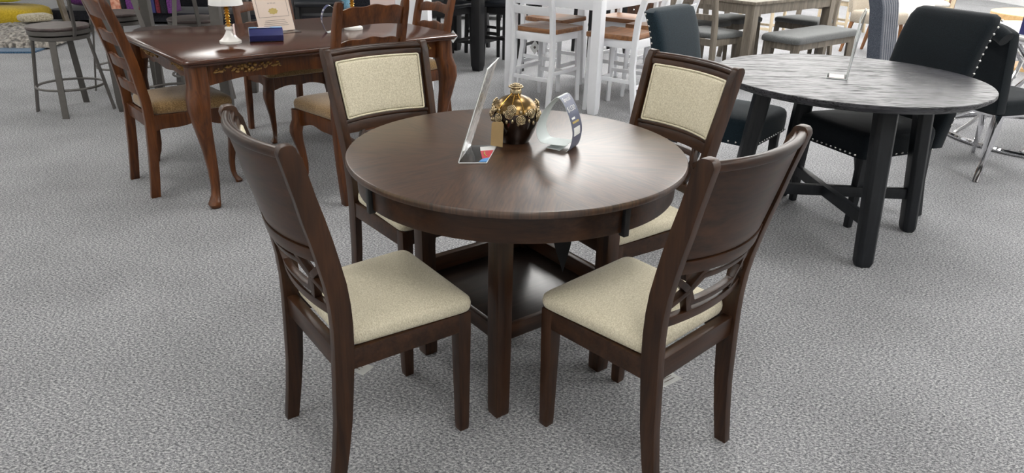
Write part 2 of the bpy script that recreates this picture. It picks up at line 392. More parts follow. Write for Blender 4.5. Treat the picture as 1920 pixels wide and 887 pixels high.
# tabletop with sunburst veneer UVs
def round_top(parent, R, z0, z1, mat, wedges=8, name='tabletop', rot=0):
    me = bpy.data.meshes.new(name); vs = []; fs = []; uvs = []
    prof = [(R-.012, z0), (R-.002, z0+.004), (R, z0+.009), (R, z1-.006), (R-.003, z1-.001), (R-.007, z1)]
    nn = 96
    for r, z in prof: vs += [(r*cos(2*PI*k/nn), r*sin(2*PI*k/nn), z) for k in range(nn)]
    vs.append((0, 0, z1)); ctr = len(vs)-1; vs.append((0, 0, z0)); cb = len(vs)-1
    for i in range(len(prof)-1):
        for k in range(nn): fs.append((i*nn+k, i*nn+(k+1) % nn, (i+1)*nn+(k+1) % nn, (i+1)*nn+k))
    L = (len(prof)-1)*nn
    for k in range(nn): fs.append((L+k, L+(k+1) % nn, ctr))
    for k in range(nn): fs.append(((k+1) % nn, k, cb))
    me.from_pydata(vs, [], fs); me.update(); ul = me.uv_layers.new(name='UVMap')
    for p in me.polygons:
        c = p.center; a = math.atan2(c.y, c.x)
        w = math.floor((a-rot)/(2*PI/wedges)); ca = rot+(w+.5)*2*PI/wedges
        for li in p.loop_indices:
            v = me.vertices[me.loops[li].vertex_index].co
            ul.data[li].uv = (v.x*cos(ca)+v.y*sin(ca)+w*3.7+10, -v.x*sin(ca)+v.y*cos(ca)+w*1.3+10)
    me.polygons.foreach_set('use_smooth', [True]*len(me.polygons)); me.set_sharp_from_angle(angle=.6)
    o = bpy.data.objects.new(name, me); C.objects.link(o); me.materials.append(M[mat]); o.parent = parent; return o
round_top(t, TR, .737, .76, 'espresso_top', 8, rot=.4)
def ring(mb, r0, r1, z0, z1, a0=0, a1=2*PI, n=96):
    full = abs(a1-a0-2*PI) < 1e-6; K = n if full else n+1
    vs = []
    for k in range(K):
        a = a0+(a1-a0)*k/n
        vs += [(r*cos(a), r*sin(a), z) for r, z in ((r0, z0), (r1, z0), (r1, z1), (r0, z1))]
    fs = []
    for k in range(n):
        i = k*4; j = ((k+1) % K)*4
        for e in range(4): fs.append((i+e, i+(e+1) % 4, j+(e+1) % 4, j+e))
    if not full: fs += [(0, 1, 2, 3), (n*4+3, n*4+2, n*4+1, n*4)]
    return mb.add(vs, fs)
ring(MB(), .44, .492, .731, .738).build('apron_moulding', 'espresso', t)
# apron: two halves parted at the extension joints
for a0, a1 in ((-.04-PI/4, PI*.75-.04), (PI*.75-.02, PI*1.75-.06)):
    ring(MB(), .455, .482, .662, .732, a0, a1, 60).build('apron', 'espresso_h', t, bevel=.002)
for a in (PI*.75-.03, -PI/4-.05, PI/4-.05, PI*1.25-.03):
    m = MB(); m.box(.474, .494, -.009, .009, .652, .733)
    o = m.build('apron_joint', 'black_plastic', t, bevel=.002); o.rotation_euler = (0, 0, a)
LD = .298
for k in range(4):
    a = PI/2+k*PI/2
    m = MB(); cx, cy = LD*cos(a), LD*sin(a)
    rings = []
    for z, h in ((0, .0235), (.03, .0245), (.3, .026), (.737, .026)):
        hh = h*math.sqrt(2)
        rings.append([(cx+hh*cos(b)*1.0, cy+hh*sin(b), z) for b in (0, PI/2, PI, 3*PI/2)])
    m.loft(rings).build('leg', 'espresso', t, bevel=.004)
# storage shelf between the legs (local axes: legs on the axes; shelf square is turned 45 degrees)
def shelfpt(u, v): return ((u-v)/math.sqrt(2), (u+v)/math.sqrt(2))
sh = LD/math.sqrt(2)
m = MB(); h = sh+.004; m.box(-h, h, -h, h, .290, .306); o = m.build('shelf', 'dark_brown', t, bevel=.002); o.rotation_euler = (0, 0, PI/4)
for k in range(4):
    m = MB(); m.box(-sh+.02, sh-.02, sh-.004, sh+.014, .262, .310 if k in (0, 1) else .310); o = m.build('shelf_rail', 'espresso_h', t, bevel=.002)
    o.rotation_euler = (0, 0, PI/4+k*PI/2)
for k in (1, 2):
    m = MB(); m.box(-sh+.02, sh-.02, sh-.012, sh+.014, .3105, .362); o = m.build('shelf_back_rail', 'espresso_h', t, bevel=.002)
    o.rotation_euler = (0, 0, PI/4+k*PI/2)
round_table = t
# dark tag hanging below the table
m = MB()
m.prism([(-.045, .735), (.045, .735), (.045, .56), (.032, .48), (.012, .40), (-.012, .47), (-.035, .55)], lambda u, v, s: (u, .012*sin(v*14)+s*.002, v))
o = m.build('hanging_tag', 'black_plastic'); o.location = (.148, 2.0, .0); tag(o, 'pointed black tag hanging below the round brown table', 'tag')

# ------------------------------------------------------------------ cream seated chairs
def interp(tab, z):
    for (a, b), (c, d) in zip(tab, tab[1:]):
        if z <= c: return b+(d-b)*max(0, (z-a)/(c-a))
    return tab[-1][1]
PY = [(0, -.209), (.1, -.193), (.2, -.180), (.36, -.168), (.45, -.164), (.52, -.165), (.6, -.175), (.7, -.196), (.8, -.222), (.9, -.247), (.945, -.258)]
PX = [(0, .172), (.36, .176), (.5, .181), (.65, .189), (.8, .196), (.96, .203)]
BOW = .045
def back_pt(x, z, off=0):
    px = interp(PX, z); return Vector((x, interp(PY, z)-BOW*(1-(x/px)**2)*min(1, max(.35, (z-.35)/.3))+off, z))
def gia_chair(label, loc, yaw):
    t = thing('dining_chair', label, 'chair', loc, yaw, 'cream seated chairs around the round brown table')
    for s in (-1, 1):
        zs = [0, .05, .1, .2, .3, .36, .42, .48, .54, .6, .66, .72, .78, .84, .9, .93]
        path = [(s*interp(PX, z), interp(PY, z), z) for z in zs]
        sec = [(.027, .036+.016*min(1, z/.36)-(.004 if z > .8 else 0)) for z in zs]
        # rolled top
        px = interp(PX, .945)
        m = MB()
        rings = []
        for (x, y, z), (w, d) in zip(path, sec):
            rings.append([(x-w/2, y-d/2, z), (x+w/2, y-d/2, z), (x+w/2, y+d/2, z), (x-w/2, y+d/2, z)])
        yc = interp(PY, .94)
        for a, zz, d in ((0, .945, .042), (1, .955, .036), (2, .961, .024), (3, .9625, .010)):
            rings.append([(s*px-.0135, yc-.004-d/2, zz), (s*px+.0135, yc-.004-d/2, zz), (s*px+.0135, yc-.004+d/2, zz), (s*px-.0135, yc-.004+d/2, zz)])
        m.loft(rings).build('rear_leg', 'espresso', t, bevel=.003)
        m = MB(); rings = []
        for z, hw in ((0, .015), (.02, .016), (.34, .0205), (.405, .0205)):
            cx, cy = s*(.190-.0205), .209-.0205
            cx += 0; rings.append([(cx-hw, cy-hw, z), (cx+hw, cy-hw, z), (cx+hw, cy+hw, z), (cx-hw, cy+hw, z)])
        m.loft(rings).build('front_leg', 'espresso', t, bevel=.003)
        m = MB(); m.bar((s*.178, -.165, .377), (s*.180, .172, .377), .02, .058).build('side_rail', 'espresso_h', t, bevel=.002)
    MB().bar((-.155, .192, .377), (.155, .192, .377), .02, .058).build('front_rail', 'espresso_h', t, bevel=.002)
    MB().bar((-.165, -.168, .379), (.165, -.168, .379), .03, .062).build('rear_rail', 'espresso_h', t, bevel=.003)
    # seat cushion
    out = rrect(.176, .196, -.150, .214, .035)
    cushion(out, [(.03, .407), (.004, .411), (-.012, .420), (-.014, .432), (-.002, .443), (.04, .450), (.13, .4565), (.3, .462), (.6, .466), (.9, .467), (.995, .467)]).build('seat', 'cream', t, ang=60)
    # curved back panel
    def fn(th, o0=0): return lambda x, z, side: tuple(back_pt(x, z, o0+(th/2 if side else -th/2)))
    zt = .925
    xs = [-.188+.376*k/24 for k in range(25)]
    def fx(x, z, th, o0, side):
        px = interp(PX, z)-.011; return tuple(back_pt(x/.188*px, z, o0+(th/2 if side else -th/2)))
    MB().slab(xs, lambda x: .700, lambda x: .93, lambda x, z, s: fx(x, z, .020, 0, s), nv=8).build('back_panel', 'espresso_h', t, bevel=.0015)
    MB().slab(xs, lambda x: .660, lambda x: .697, lambda x, z, s: fx(x, z, .026, -.001, s), nv=2).build('lower_back_rail', 'espresso_h', t, bevel=.003)
    # crest roll
    m = MB(); path = [Vector(fx(x, .938, 0, -.002, 0)) for x in xs]
    m.sweep([p+Vector((0, -.004, .004)) for p in path], (.022, .026), (0, 0, 1), n=14, power=2.4).build('crest_rail', 'espresso_h', t, ang=50)
    m = MB(); m.sweep([p+Vector((0, .009, .003)) for p in path], (.012, .017), (0, 0, 1), n=12, power=2.2).build('crest_bead', 'espresso_h', t, ang=50)
    # front frame around the pad
    for z0, z1 in ((.700, .711), (.914, .934)):
        MB().slab(xs, lambda x: z0, lambda x: z1, lambda x, z, s: fx(x, z, .012, .013, s), nv=2).build('pad_frame', 'espresso_h', t, bevel=.002)
    # pad + piping
    out = rrect(.160, .170, .719, .909, .005)
    def pf(x, z, h): return tuple(back_pt(x, z, .009+h))
    cushion(out, [(.0, .0), (-.002, .007), (.006, .012), (.02, .0145), (.06, .016), (.3, .0175), (.7, .018), (.99, .018)], pf).build('back_pad', 'cream', t, ang=60)
    m = MB(); m.tube([back_pt(x, z, .020) for x, z in rrect(.164, .174, .715, .913, .006)], .0038, 8, closed=True, up=(0, 1, 0)); m.build('piping', 'piping', t, ang=60)
    # fretwork: lower rail, hexagon, links
    MB().slab(xs, lambda x: .503, lambda x: .532, lambda x, z, s: fx(x, z, .022, 0, s), nv=2).build('back_rail', 'espresso_h', t, bevel=.003)
    def strip(pts, w, close=False):
        P = [Vector((x, 0, z)) for x, z in pts]; K = len(P); m = MB(); rings = []
        for i in range(K):
            a = P[i-1] if (i or close) else P[i]; b = P[(i+1) % K] if (i < K-1 or close) else P[i]
            d1 = (P[i]-a).normalized() if (P[i]-a).length else (b-P[i]).normalized()
            d2 = (b-P[i]).normalized() if (b-P[i]).length else d1
            d = (d1+d2).normalized(); nrm = Vector((-d.z, 0, d.x)); k = 1/max(.5, nrm.dot(Vector((-d1.z, 0, d1.x))))
            r = []
            for sd, si in ((-1, -1), (1, -1), (1, 1), (-1, 1)):
                q = P[i]+nrm*(sd*w/2*k); r.append(back_pt(q.x, q.z, si*.010))
            rings.append(r)
        if close: rings.append(rings[0]); m.loft(rings, cap=False)
        else: m.loft(rings)
        return m
    hexo = []
    H = [(-.118, .598), (-.092, .640), (-.05, .640), (0, .640), (.05, .640), (.092, .640), (.118, .598), (.092, .557), (.05, .557), (0, .557), (-.05, .557), (-.092, .557)]
    strip(H, .017, True).build('fret_hexagon', 'espresso', t, bevel=.0015)
    for s in (-1, 1):
        strip([(s*.092, .662), (s*.112, .622), (s*.117, .598), (s*.112, .574), (s*.092, .532)], .015).build('fret_bar', 'espresso', t, bevel=.0015)
        strip([(s*.178, .648), (s*.160, .636), (s*.138, .618), (s*.118, .600)], .016).build('fret_link', 'espresso', t, bevel=.0015)
        strip([(s*.178, .556), (s*.160, .566), (s*.138, .582), (s*.118, .598)], .016).build('fret_link', 'espresso', t, bevel=.0015)
    return t
DA, DB = (-.3898, 1.759), (.3698, 1.7433)
chA = gia_chair('cream seated dining chair at the near left of the round brown table, back to camera', (*DA, 0), math.degrees(.6378))
dup(chA, (*DB, 0), math.degrees(2.3319), 'cream seated dining chair at the near right of the round brown table, back to camera')
dup(chA, (-.3629, 2.5345, 0), math.degrees(-.8821), 'cream padded back chair facing the camera behind the left of the round brown table')
dup(chA, (.414, 2.447, 0), math.degrees(-2.5597), 'cream padded back chair facing the camera behind the right of the round brown table')
# care cards hanging below the two near chairs
def care_card(x, y, z, yaw, label):
    t = thing('hang_tag', label, 'tag', (x, y, z), yaw, 'white tags below the near chairs')
    m = MB(); m.prism([(-.04, -.025), (.04, -.025), (.04, .025), (-.04, .025)], lambda u, v, s: (u, v, .03*(u+.04)*3*abs(u)+s*.001)); m.build('card', 'paper', t)
    m = MB()
    for k in range(3): m.add([(-.02, -.015+.012*k, .0035+.001), (.02, -.015+.012*k, .0065), (.02, -.012+.012*k, .0065), (-.02, -.012+.012*k, .0045)], [(0, 1, 2, 3)])
    m.build('printed_lines', 'ink', t, flat=True)
    m = MB(); m.tube([(-.035, 0, 0), (-.03, .0, .03), (-.02, .0, .17)], .0012, 6); m.build('cord', 'paper', t)
care_card(-.440, 1.748, .20, 60, 'white printed tag hanging under the near left cream chair')
care_card(.452, 1.722, .20, 125, 'white printed tag hanging under the near right cream chair')

# ------------------------------------------------------------------ things on the round table
TZ = .7603
# slanted acrylic sign holder
t = thing('sign_holder', 'clear acrylic slanted sign holder with a paper inside on the round brown table', 'sign holder', (-.157, 1.951, TZ), 90)
HX, HY, HZ = .085, .175, .270      # base depth, width, height
ex = Vector((.079, .006, 0)); ey = Vector((.025, .176, 0)); top = Vector((.080, .017, .262))
def quadbox(a, u, v, th, name, mat, par, n=None):
    nrm = u.cross(v).normalized()*th
    m = MB(); P = [a, a+u, a+u+v, a+v]
    m.loft([[tuple(p) for p in P], [tuple(p+nrm) for p in P]]); return m.build(name, mat, par, flat=True)
quadbox(Vector((0, 0, .0005)), ex, ey, .0025, 'base_plate', 'acrylic', t)
quadbox(Vector((0, 0, .003)), ey, top, -.0022, 'slanted_panel', 'acrylic', t)
quadbox(Vector((-.0002, .004, .004))+ey*.02, ey*.96, top*.98, .0012, 'printed_sheet', 'film', t)
m = MB()
m.tube([(0, 0, .003), tuple(top+Vector((0, 0, .003))), tuple(top+ey+Vector((0, 0, .003)))], .0016, 6); m.tube([(0, 0, .002), tuple(ex+Vector((0, 0, .002))), tuple(ex+ey+Vector((0, 0, .002)))], .0016, 6)
m.build('polished_edge', 'acrylic_edge', t)
t2 = Vector((.0, 0, .0042))
def patch(a, b, c, d, name, mat):
    m = MB(); f = lambda u, v: tuple(ex*u+ey*v+t2)
    P = [f(*a), f(*b), f(*c), f(*d)]; m.loft([P, [(x, y, z+.0006) for x, y, z in P]]); return m.build(name, mat, t, flat=True)
patch((.42, .84), (1., .92), (1., .66), (.52, .62), 'white_strip', 'paper')
patch((.52, .62), (1., .66), (1., .24), (.78, .18), 'red_print', 'red_print')
patch((.78, .18), (1., .24), (1., .02), (.72, .02), 'blue_print', 'blue_print')
m = MB(); m.tube([tuple(ex*.7+ey*.55+t2+Vector((0, 0, .001))), tuple(ex*.76+ey*.4+t2+Vector((0, 0, .001))), tuple(ex*.9+ey*.28+t2+Vector((0, 0, .001)))], .002, 6); m.build('gold_mark', 'goldink', t)

# vase with rose lid
t = thing('ginger_jar', 'bronze jar with raised roses and a rose knob lid on the round brown table', 'jar', (.002, 2.192, TZ), 90)
prof = [(.036, 0), (.045, .001), (.047, .006), (.052, .014), (.062, .035), (.070, .058), (.0735, .080), (.0735, .094)]
MB().lathe([(0.001, 0)]+prof+[(.071, .100), (.0, .1005)], 48).build('jar_body', 'bronze_dark', t)
MB().lathe([(.0, .099), (.0715, .100), (.069, .110), (.060, .124), (.045, .136), (.028, .143), (.016, .147), (.013, .152), (.014, .160), (.0155, .164), (.0, .165)], 48).build('lid', 'bronze', t)
def rose(c, nrm, r, par, mat='antique', name='rose'):
    nrm = Vector(nrm).normalized(); a = nrm.cross(Vector((0, 0, 1)))
    if a.length < .1: a = Vector((1, 0, 0))
    a.normalize(); b = nrm.cross(a); c = Vector(c); m = MB()
    for k, (rr, hh, tr, np_) in enumerate(((1, .0, .15, 5), (.70, .20, .13, 4), (.40, .34, .11, 3))):
        for j in range(np_):
            a0 = 2*PI*j/np_+k*.7; pts = []
            for q in range(6):
                th = a0+(q/5)*2*PI/np_*1.15; rad = r*rr*(.86+.14*sin(PI*q/5))
                pts.append(c+a*(cos(th)*rad)+b*(sin(th)*rad)+nrm*(r*hh))
            m.tube(pts, r*tr, 6, up=tuple(nrm))
    m.sphere(tuple(c+nrm*r*.25), r*.26, 8, 5)
    m.sphere(tuple(c-nrm*r*.72), r*.85, 12, 6)
    return m.build(name, mat, par, ang=70)
for k in range(13):
    a = 2*PI*k/13+.1; z = .090+(.012 if k % 2 else -.004); r = .0735 if z < .095 else .071
    rose(((r+.002)*cos(a), (r+.002)*sin(a), z), (cos(a), sin(a), .15), .0135, t)
for a in (.35, 2.7, 4.55):
    rose((.071*cos(a), .071*sin(a), .117), (cos(a), sin(a), .4), .013, t)
m = MB()
for k in range(26):
    a = 2*PI*k/26; m.sphere((.0735*cos(a), .0735*sin(a), .077+.005*sin(k*2.1)), .0045, 8, 5, (1, 1, 1.5))
    m.sphere((.0715*cos(a+.1), .0715*sin(a+.1), .106+.004*sin(k*1.7)), .004, 8, 5, (1, 1, 1.5))
m.build('leaf_band', 'antique', t, ang=70)
rose((0, 0, .172), (0, 0, 1), .0215, t, name='rose_knob')
m = MB()
for a in (-2.35, -1.75, -1.2, 1.2):
    m.tube([(.015*cos(a), .015*sin(a), .155), (.04*cos(a), .04*sin(a), .1405), (.064*cos(a), .064*sin(a), .121), (.074*cos(a), .074*sin(a), .104)], .001, 6)
m.tube([(.0155*cos(k*PI/8), .0155*sin(k*PI/8), .156) for k in range(16)], .0012, 6, closed=True)
m.build('gold_cord', 'gold', t)
m = MB(); m.prism([(-.0185, -.034), (.0185, -.038), (.0185, .030), (.014, .036), (-.014, .036), (-.0185, .030)], lambda u, v, s: (u, .012*((v+.03)/.07)-.004*(u/.018)**2-s*.0008, v))
o = m.build('kraft_tag', 'kraft', t, flat=True); o.location = (-.054, -.080, .043); o.rotation_euler = (-.1, 0, -.12)
m = MB(); m.lathe([(.0005, -.0004), (.0022, -.0004), (.0022, .0004), (.0005, .0004)], 12); o2 = m.build('tag_hole', 'black_plastic', o); o2.location = (0, .0098, .027); o2.rotation_euler = (PI/2, 0, 0)

# curled promotional card
def band(name, label, loc, yaw, path, width, mat_out, inner, par_cat, text=None, tmat='paper', lines=()):
    """path: list of (x,z), band extends along +y"""
    t = thing(name, label, par_cat, loc, yaw)
    P = []
    for (a, b) in zip(path, path[1:]): P.append(a)
    P.append(path[-1])
    # smooth (catmull)
    Q = []
    pts = [path[0]]+list(path)+[path[-1]]
    for i in range(1, len(pts)-2):
        p0, p1, p2, p3 = [Vector(x) for x in pts[i-1:i+3]]
        for k in range(8):
            u = k/8; Q.append(.5*((2*p1)+(p2-p0)*u+(2*p0-5*p1+4*p2-p3)*u*u+(3*p1-p0-3*p2+p3)*u**3))
    Q.append(Vector(path[-1]))
    def off(i, d):
        a = Q[max(0, i-1)]; b = Q[min(len(Q)-1, i+1)]; tt = (b-a).normalized(); nn = Vector((-tt.y, tt.x)); return Q[i]+nn*d
    def strip(d0, d1, i0, i1, nm, mat):
        m = MB(); rings = []
        for i in range(i0, i1):
            o_, n_ = off(i, d0), off(i, d1)
            rings.append([(o_.x, 0, o_.y), (n_.x, 0, n_.y), (n_.x, width, n_.y), (o_.x, width, o_.y)])
        return m.loft(rings).build(nm, mat, t, ang=60)
    return t, Q, off, strip
path = [(.004, .030), (.045, .010), (.092, .006)]  # flap
path = [(.096, .016), (.040, .014), (.003, .018), (-.012, .052), (.006, .100), (.040, .138), (.062, .150), (.082, .136), (.108, .095), (.121, .050), (.106, .002), (.060, .001), (.028, .002)]
path = [(x_*.9, z_*1.07) for x_, z_ in path]
t, Q, off, strip = band('folded_card', 'curled white and navy promotional card standing on the round brown table', (.076, 2.128, TZ), 64, path, .075, 'slate', 'paper_in', 'card')
strip(0, -.0006, 0, len(Q), 'inner_face', 'paper_in')
i0 = 49; i1 = 81
strip(.0001, .0008, 40, 50, 'pale_face', 'paper_in')
strip(.0001, .0008, i0, i1, 'printed_face', 'slate')
# text wrapped on the printed outer face
def wrap(txt, size, i_c, y_c, mat, name, par):
    v, f = text_mesh(txt, size)
    seg = [0]
    for i in range(1, len(Q)): seg.append(seg[-1]+(Q[i]-Q[i-1]).length)
    vs = []
    for x, y, z in v:
        s = seg[i_c]-(y-size*.35); k = max(1, next((i for i in range(1, len(seg)) if seg[i] >= s), len(seg)-1))
        u = (s-seg[k-1])/max(1e-6, seg[k]-seg[k-1]); A, B = off(k-1, .0013), off(k, .0013); p = A+(B-A)*u
        vs.append((p.x, y_c+x, p.y))
    m = MB(); m.add(vs, f); return m.build(name, mat, par, flat=True)
wrap('Special', .019, 54, .033, 'paper', 'printed_text', t)
wrap('$1530', .023, 60, .033, 'paper', 'printed_price', t)
def rect_on(i_a, i_b, y0, y1, mat, name):
    m = MB(); rings = []
    for i in range(i_a, i_b+1):
        p = off(i, .0010); q = off(i, .0014); rings.append([(p.x, y0, p.y), (q.x, y0, q.y), (q.x, y1, q.y), (p.x, y1, p.y)])
    return m.loft(rings).build(name, mat, t, ang=60)
rect_on(64, 65, .012, .036, 'paper', 'printed_line'); rect_on(66, 67, .010, .058, 'goldink', 'gold_line')
rect_on(69, 73, .010, .058, 'paper', 'white_panel')

# ------------------------------------------------------------------ rectangular cherry table
E1, N1 = Vector((cos(.7258), sin(.7258), 0)), Vector((-sin(.7258), cos(.7258), 0))
C0 = Vector((-1.5423, 3.3494, 0)); LX, LY = 1.604, 1.101
def rt_pt(e, n, z=0): p = C0+E1*e+N1*n; p.z = z; return p
YE = math.degrees(.7258)
ctr = rt_pt(LX/2, LY/2)
t = thing('rectangular_dining_table', 'rectangular cherry brown dining table with carved apron and curved legs behind the round table', 'table', ctr, YE+90)
def orect(hx, hy, cut):
    out = []
    for sx, sy in ((-1, -1), (1, -1), (1, 1), (-1, 1)):
        a = (sx*(hx-cut), sy*hy); b = (sx*hx, sy*(hy-cut))
        out += [a, b] if sx*sy < 0 else [b, a]
    # order fix
    return [(-hx, -hy+cut), (-hx+cut, -hy), (hx-cut, -hy), (hx, -hy+cut), (hx, hy-cut), (hx-cut, hy), (-hx+cut, hy), (-hx, hy-cut)]
hx, hy = LX/2, LY/2; rings = []
for ins, z in ((.02, .726), (.012, .728), (.010, .736), (.003, .740), (0, .745), (.001, .751), (.006, .754), (.008, .757), (.012, .7585), (.014, .76)):
    rings.append([(x, y, z) for x, y in orect(hx-ins, hy-ins, .018)])
MB().loft(rings).build('tabletop', 'cherry_top', t, ang=30)
def apron(L, thick, name, xf):
    """scalloped board of length L centred, z .60-.727"""
    us = [-L/2+L*k/40 for k in range(41)]
    def lo(u):
        a = abs(u)/(L/2); return .645-.030*max(0, (a-.70)/.30)**1.2-.012*math.exp(-((a-.0)/.18)**2)-.010*math.exp(-((a-.5)/.09)**2)
    return MB().slab(us, lo, lambda u: .727, lambda u, v, s: xf(u, v, s*thick), nv=2).build(name, 'cherry', t, bevel=.002)
ai = .075
apron(LX-2*ai-.05, .02, 'apron', lambda u, v, d: (u, -hy+ai+d, v)); apron(LX-2*ai-.05, .02, 'apron', lambda u, v, d: (u, hy-ai-d, v))
apron(LY-2*ai-.05, .02, 'apron', lambda u, v, d: (-hx+ai+d, u, v)); apron(LY-2*ai-.05, .02, 'apron', lambda u, v, d: (hx-ai-d, u, v))
def carving(x0, x1, y, flip, name, seed, side=0):
    rnd = random.Random(seed); m = MB(); n_ = int((x1-x0)/.006)
    for k in range(n_):
        u = (k+.5)/n_; x = x0+(x1-x0)*u; amp = .016+.014*math.exp(-((u-.5)/.2)**2)
        zz = .690+.006*sin(u*PI)-(.006 if .3 < u < .7 else 0)+rnd.uniform(-amp, amp)*.75; r = rnd.uniform(.0045, .0085)
        c = (x, y-.003*flip, zz) if side == 0 else (y-.003*flip, x, zz)
        sq = (rnd.uniform(.7, 1.6), .8, rnd.uniform(.6, 1.1)) if side == 0 else (.8, rnd.uniform(.7, 1.6), .8)
        m.sphere(c, r, 8, 5, sq)
    for k in range(5):
        u = .5+(k-2)*.05; c = (x0+(x1-x0)*u, y-.007*flip, .688+.012*sin(k*2)); 
        if side: c = (c[1], c[0], c[2])
        m.sphere(c, .010, 10, 6)
    return m.build(name, 'giltwood', t, ang=70)
carving(-hx+.16, -hx+.50, -hy+ai, 1, 'carving', 1); carving(hx-.50, hx-.16, -hy+ai, 1, 'carving', 2); carving(-.06, .06, -hy+ai, 1, 'carving', 3)
carving(-.4, -.1, -hx+ai, 1, 'carving', 4, 1); carving(.1, .4, -hx+ai, 1, 'carving', 5, 1)
def cabriole(par, cx, cy, sx, sy, H, w, mat, out=1.0, name='leg', foot=True):
    """curved leg bending outward along (sx,sy)"""
    d = Vector((sx, sy, 0)).normalized()
    tab = [(H, 0, 1.0), (H*.86, .004, 1.0), (H*.78, .020, 1.06), (H*.70, .026, 1.0), (H*.58, .016, .80), (H*.44, .0, .62), (H*.28, -.012, .50), (H*.16, -.012, .43), (H*.09, -.004, .42), (H*.055, .010, .52), (H*.03, .018, .60), (H*.008, .016, .52), (0, .012, .42)]
    path = []; sec = []
    for z, o_, k in tab: path.append((cx+d.x*o_*out, cy+d.y*o_*out, z)); sec.append((w*k, w*k))
    # section axes fixed to the board directions
    m = MB(); rings = []
    for (x, y, z), (a, b) in zip(path, sec):
        rings.append([(x+.5*a*math.copysign(abs(cos(q))**.55, cos(q)), y+.5*a*math.copysign(abs(sin(q))**.55, sin(q)), z) for q in [2*PI*(k+.5)/16 for k in range(16)]])
    return m.loft(rings).build(name, mat, par, ang=50)
for sx in (-1, 1):
    for sy in (-1, 1): cabriole(t, sx*(hx-.075), sy*(hy-.075), sx, sy, .727, .098, 'cherry', 1.25)

# ladder back chairs with tan seats
LPY = [(0, -.235), (.15, -.215), (.4, -.195), (.5, -.195), (.7, -.222), (.85, -.255), (1.03, -.31)]
def ladder_chair(label, loc, yaw):
    t = thing('ladder_back_chair', label, 'chair', loc, yaw, 'ladder back chairs around the cherry table')
    for s in (-1, 1):
        zs = [0, .08, .2, .3, .4, .46, .52, .6, .7, .8, .9, .98, 1.015, 1.03]
        rings = []
        for z in zs:
            x = s*(.188-.004*min(1, z/1.0)); y = interp(LPY, z); w = .034 if z > .1 else .029; d = .046 if z < .95 else (.04 if z < 1.0 else .028)
            if z > 1.02: w = .022
            rings.append([(x-w/2, y-d/2, z), (x+w/2, y-d/2, z), (x+w/2, y+d/2, z), (x-w/2, y+d/2, z)])
        MB().loft(rings).build('rear_leg', 'cherry', t, bevel=.003)
        cabriole(t, s*.205, .195, s, 1, .43, .062, 'cherry', .9, 'front_leg')
        us = [-.185+.36*k/20 for k in range(21)]
        MB().slab(us, lambda u: .365-.022*abs(u/.18)**2.2+.006*sin(u*30), lambda u: .432, lambda u, v, d, s=s: (s*(.198+.008*(u/.18))-d*.02*s, u, v), nv=2).build('side_rail', 'cherry', t, bevel=.002)
    us = [-.18+.36*k/20 for k in range(21)]
    MB().slab(us, lambda u: .375-.03*abs(u/.18)**2.2-.012*math.exp(-(u/.05)**2), lambda u: .432, lambda u, v, d: (u, .208-d*.02, v), nv=2).build('front_rail', 'cherry', t, bevel=.002)
    MB().box(-.175, .175, -.205, -.183, .37, .436).build('rear_rail', 'cherry', t, bevel=.002)
    out = rrect(.178, .222, -.175, .238, .05)
    cushion(out, [(.03, .432), (.0, .437), (-.01, .450), (-.008, .466), (.02, .480), (.09, .490), (.2, .497), (.4, .503), (.7, .506), (.99, .507)]).build('seat', 'tan', t, ang=60)
    us = [-.187+.374*k/24 for k in range(25)]
    for z0, h in ((.535, .050), (.655, .052), (.780, .054), (.905, .085)):
        tp = lambda u, z0=z0, h=h: z0+h+.020*cos(u/.185*PI/2)+.004*cos(u/.187*PI*3)
        lo = lambda u, z0=z0: z0+.014*cos(u/.185*PI/2)
        MB().slab(us, lo, tp, lambda u, v, d: (u*.97, interp(LPY, v)-.030*(1-(u/.19)**2)+.009-d*.018, v), nv=3).build('ladder_rail', 'cherry', t, bevel=.003)
    return t
def rtxy(e, n): p = rt_pt(e, n); return (p.x, p.y, 0)
lc = ladder_chair('ladder back chair with tan seat at the left end of the rectangular cherry table', (-1.855, 3.86, 0), YE)
dup(lc, (-.895, 3.815, 0), YE+90, 'ladder back chair seen from behind at the long near side of the cherry table')
dup(lc, rtxy(1.0, 1.16), YE-90, 'ladder back chair facing the camera across the cherry table, behind the paper sign')
dup(lc, rtxy(1.70, .745), YE+180, 'ladder back chair at the far right end of the rectangular cherry table')

# things on the cherry table
def lamp(loc, label):
    t = thing('table_lamp', label, 'lamp', loc, 90, 'small lamps on the cherry table')
    MB().lathe([(.0, 0), (.056, 0), (.057, .004), (.056, .013), (.050, .017), (.036, .030), (.024, .048), (.018, .060), (.016, .066), (.021, .070), (.022, .078), (.018, .084), (.0, .086)], 32).build('marble_base', 'marble', t)
    pr = [(.0, .084), (.009, .085)]
    for k in range(9):
        z = .09+k*.0135; pr += [(.008, z), (.0135 if k % 2 else .0165, z+.006)]
    pr += [(.007, .215), (.007, .235), (.0, .236)]
    MB().lathe(pr, 20).build('gold_stem', 'gold', t)
    m = MB(); m.lathe([(.084, .195), (.086, .196), (.064, .335), (.062, .335), (.084, .195)], 40); m.build('lamp_shade', 'shade', t)
    MB().sphere((0, 0, .255), .024, 12, 8).build('bulb', 'shade', t)
    m = MB(); m.prism([(-.012, -.03), (.012, -.03), (.012, .03), (-.012, .03)], lambda u, v, s: (.026+.0006*s, u, .068+v+.1*u)); m.build('price_tag', 'pinkwhite', t)
    return t
l1 = lamp((-1.525, 3.905, TZ), 'small white and gold table lamp at the left of the cherry table')
dup(l1, (-.995, 4.50, TZ), 90, 'small white and gold table lamp near the middle back of the cherry table')
